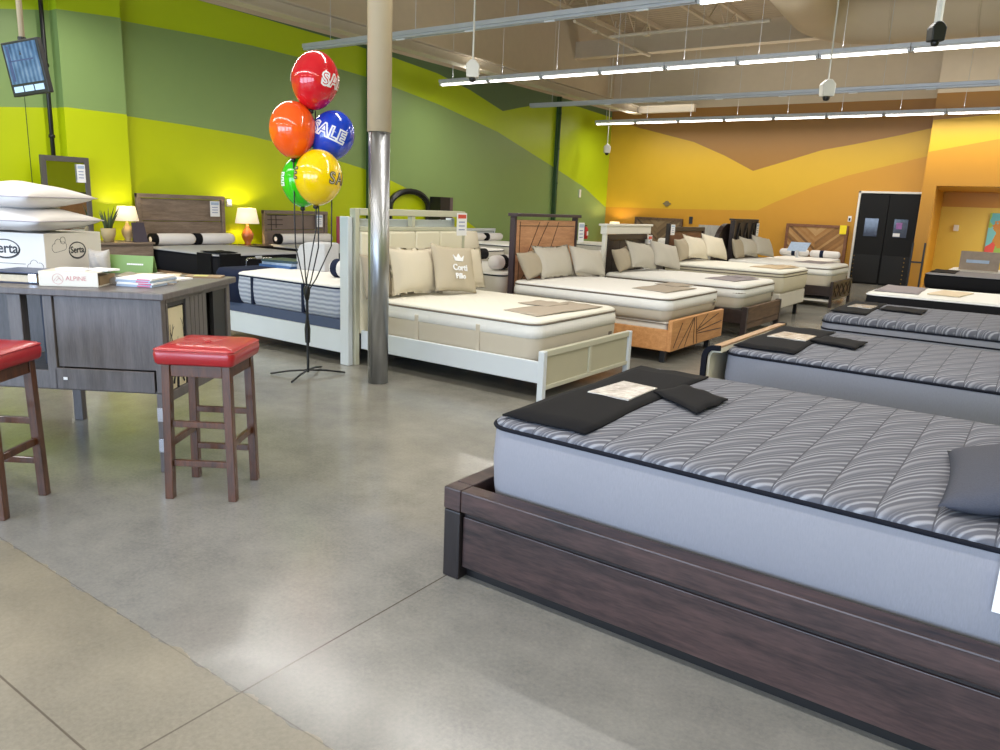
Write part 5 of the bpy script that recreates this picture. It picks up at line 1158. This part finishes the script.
t = thing('retainer_bar', 'shiny metal retainer bar standing at the foot of the bed with the weathered plank headboard', 'bar', (-8.97, 6.74, 0)); g = G(); g.tube([(0, -.22, 0), (0, -.22, .66), (0, -.19, .70), (0, .19, .70), (0, .22, .66), (0, .22, 0)], .012, 8); build('bent_tube', g, M['chrome'], t, smooth=True); g = G(); g.box(-.01, .01, -.05, .05, .69, .73); build('clamp', g, M['grey_metal'], t, bevel=.003)
# nightstand and lamp between headboards, dresser with mirror
cabinet('nightstand', 'dark nightstand under the lit lamp between two headboards', 'nightstand', -11.12, -10.65, 7.70, 8.28, .745, M['espresso'])
table_lamp((-10.90, 7.98, .746), 'lit table lamp with amber ceramic base and white shade between two headboards', M['amber'], .88, 16)
cabinet('dresser', 'weathered brown dresser behind the desk carrying mirror, plant and lamp', 'dresser', -10.98, -10.45, 4.35, 6.06, .84, M['greywood'], 3)
t = thing('mirror', 'rectangular mirror in a dark grey frame standing on the dresser, with white tag', 'mirror', (-10.85, 5.10, .842)); h0 = 1.12
g = G(); g.box(-.025, .025, -.31, -.245, 0, h0); g.box(-.025, .025, .245, .31, 0, h0); g.box(-.025, .025, -.245, .245, h0-.07, h0); g.box(-.025, .025, -.245, .245, 0, .07); build('frame', g, plain('dark grey frame', (84, 80, 78), .5), t, bevel=.004)
g = G(); g.box(-.008, .012, -.244, .244, .071, h0-.071); build('glass', g, M['mirror'], t)
price_tag('white price tag hanging on the framed mirror', (-10.82, 5.29, 1.87), .11, .24, red=False)
table_lamp((-10.72, 5.83, .842), 'lit table lamp with cream shade on the dresser behind the desk', M['pot'], .72, 5)
t = thing('potted_plant', 'spiky leaved plant in a stone pot on the dresser', 'plant', (-10.62, 5.50, .842)); g = G(); g.lathe([(.06, 0), (.09, .10), (.095, .18), (.08, .19), (.075, .15)], n=18); build('pot', g, M['pot'], t, smooth=True)
rnd = random.Random(11); g = G()
for k in range(16):
    a = rnd.uniform(0, 2*PI); l_ = rnd.uniform(.18, .36); b_ = rnd.uniform(.15, .6); pts = [(.03*math.cos(a), .03*math.sin(a), .14)]
    for q in (.35, .7, 1): pts.append((math.cos(a)*(.03+b_*l_*q**1.5), math.sin(a)*(.03+b_*l_*q**1.5), .14+l_*q))
    g.tube(pts, [.012, .012, .008, .001], 5)
build('leaves', g, M['leaf'], t, smooth=True)
g = G(); g.hexa([(-.03, -.10, 0), (.03, -.10, 0), (.03, .10, 0), (-.03, .10, 0)], [(-.06, -.09, .27), (-.045, -.09, .27), (-.045, .09, .27), (-.06, .09, .27)]); o = build('dark_card', g, plain('dark plum card', (62, 54, 66), .4, var=.2), bevel=.003); o.location = (-10.52, 5.90, .842); tag(o, 'dark standing card on the dresser before the small lamp', 'card')
t = thing('sign_board', 'raspberry pink sign with white print standing left of the white headboard post', 'sign', (-10.85, 10.07, .74)); g = G(); g.box(-.015, .015, -.16, .16, 0, .50); build('board', g, plain('raspberry board', (170, 70, 96), .5), t, bevel=.004); text('lettering', 'A', .16, M['paper'], t, (.017, .02, .17), (PI/2, 0, PI/2), depth=.001)
cabinet('nightstand', 'dark nightstand carrying the raspberry pink sign', 'nightstand', -11.12, -10.62, 9.90, 10.35, .74, M['espresso'])
# arched black frame and box on a dresser
cabinet('dresser', 'dark dresser behind the white headboard carrying the arched frame', 'dresser', -11.1, -10.72, 12.92, 13.45, .85, M['espresso'])
t = thing('arched_headboard', 'black arched open frame rising above the white headboard', 'headboard', (-11.11, 12.2, 0)); g = G(); pts = [(0, -.60, 0), (0, -.60, 1.45)]+[(0, -.60*math.cos(PI*k/12), 1.45+.33*math.sin(PI*k/12)) for k in range(1, 12)]+[(0, .60, 1.45), (0, .60, 0)]
g.tube(pts, .065, 6); build('arch', g, M['pole_black'], t)
g = G(); g.box(-.15, .15, -.20, .22, 0, .84); g.mi = 1; g.box(.151, .153, .12, .22, 0, .84); o = build('speaker_cabinet', g, [M['pole_black'], plain('brown side veneer', (92, 76, 76), .5)], bevel=.004); o.location = (-10.9, 12.98, .851); tag(o, 'black box shaped cabinet right of the arched frame above the white headboard', 'cabinet')
# big pale lampshade behind the white bed
cabinet('nightstand', 'small pale nightstand behind the white headboard', 'nightstand', -5.95, -5.42, 6.78, 7.35, .36, M['white_paint'], 1)
t = table_lamp((-5.68, 7.10, .361), 'large pale unlit lamp shade behind the right end of the white headboard', M['pot'], 1.30, .001)
for ch in t.children:
    if ch.name.startswith('lamp_shade'): ch.data = ch.data.copy(); ch.data.materials[0] = M['pillow_cream']
    if ch.name.startswith('bulb'): ch.data = ch.data.copy(); ch.data.materials[0] = M['white_paint']
# lamp glowing on the orange wall behind the mantle headboard
cabinet('nightstand', 'dark nightstand in the corner by the chevron plank headboard', 'nightstand', -10.86, -10.40, 20.45, 20.95, .66, M['espresso'])
table_lamp((-10.62, 20.70, .661), 'small lamp glowing on the orange wall near the corner', M['pot'], .85, 14)
# fire extinguisher, wall devices
t = thing('fire_extinguisher', 'red fire extinguisher hanging on the green wall near the orange corner', 'fire extinguisher', (XW+.16, 19.7, .72)); g = G(); g.lathe([(.07, 0), (.08, .02), (.08, .28), (.05, .33), (.025, .35)], n=20); build('cylinder', g, M['red_gloss'], t, smooth=True)
g = G(); g.box(-.02, .02, -.05, .06, .36, .39); g.tube([(0, -.04, .37), (.03, -.11, .30), (.03, -.10, .10)], .012, 6); build('valve_and_hose', g, M['pole_black'], t); g = G(); g.box(.075, .083, -.04, .04, .10, .22); build('label', g, M['paper'], t)
g = G(); g.box(0, .03, -.05, .05, -.11, .11); o = build('wall_thermostat', g, M['white_paint'], bevel=.005); o.location = (XW+.001, 19.5, 2.0); tag(o, 'small white device high on the green wall near the orange corner', 'thermostat')
t = thing('switch_box', 'pale switch box on the green wall right of the weathered plank headboard', 'switch', (XW+.002, 7.84, 1.42)); g = G(); g.box(0, .03, -.05, .05, -.06, .06); build('box', g, M['grey_metal'], t, bevel=.004)

# hanging monitor
mu = (-.08*RIGHT+.88*UP-.27*FWD).normalized(); mr = (.93*RIGHT-.03*UP-.36*FWD).normalized(); mu = (mu-mr*mr.dot(mu)).normalized(); mn = mr.cross(mu)
mc = Vector((0, 0, H))+(FWD+RIGHT*((24.5-500)/F)-UP*((67-375)/F))*6.2
t = thing('hanging_monitor', 'black security monitor on a pole at the top left, screen showing a blue shop view', 'monitor', (0, 0, 0)); t.matrix_world = Matrix(((mr.x, mu.x, mn.x, mc.x), (mr.y, mu.y, mn.y, mc.y), (mr.z, mu.z, mn.z, mc.z), (0, 0, 0, 1)))
g = G(); g.box(-.21, .21, -.215, .205, -.045, 0); build('case', g, M['pole_black'], t, bevel=.006)
def screen():
    m, nt, b = newmat('screen picture'); v = objco(nt); s = N(nt, 'ShaderNodeSeparateXYZ'); nt.links.new(v, s.inputs[0])
    wv = math_(nt, 'MULTIPLY_ADD', math_(nt, 'SINE', math_(nt, 'MULTIPLY', s.outputs[0], 130)), .5, .5)
    f = math_(nt, 'ADD', math_(nt, 'MULTIPLY', wv, .25), math_(nt, 'MULTIPLY', noise(nt, v, 9, 4), .8))
    c = ramp(nt, f, ((.25, lin((52, 78, 120))), (.55, lin((96, 138, 186))), (.8, lin((150, 180, 214)))))
    S(nt, b, 'Base Color', (0, 0, 0, 1)); S(nt, b, 'Emission Color', c); S(nt, b, 'Emission Strength', .8); S(nt, b, 'Roughness', .2); return m
g = G(); g.box(-.185, .185, -.12, .185, 0, .002); build('screen', g, screen(), t)
g = G(); g.box(-.185, .185, -.19, -.135, 0, .002); g.mi = 1
for k in range(3): g.box(-.175+.12*k, -.07+.12*k, -.185, -.14, .002, .003)
build('thumbnail_bar', g, [M['ink'], emis('thumbnail glow', (150, 176, 200), .7)], t)
g = G(); g.box(-.15, .12, .05, .06, .002, .0035); g.box(-.16, -.13, -.10, .17, .002, .0035); build('screen_beams', g, plain('dim blue beam', (50, 66, 104), .5), t)
pt_ = mc+mu*.21-mn*.04; t2 = thing('monitor_pole', 'cream pole holding the security monitor from the roof', 'pole', (pt_.x, pt_.y, pt_.z)); g = G(); g.tube([(0, 0, -.05), (0, 0, 6.55-pt_.z)], .022, 10); build('pole', g, M['beige_steel'], t2, smooth=True); g = G(); g.tube([(0, 0, -.12), (0, 0, .02)], .032, 10); build('bracket', g, M['pole_black'], t2)

# finish: settle rotation of parts, clean helper property
bpy.context.view_layer.update()
for o in bpy.data.objects:
    if '_o' in o: del o['_o']
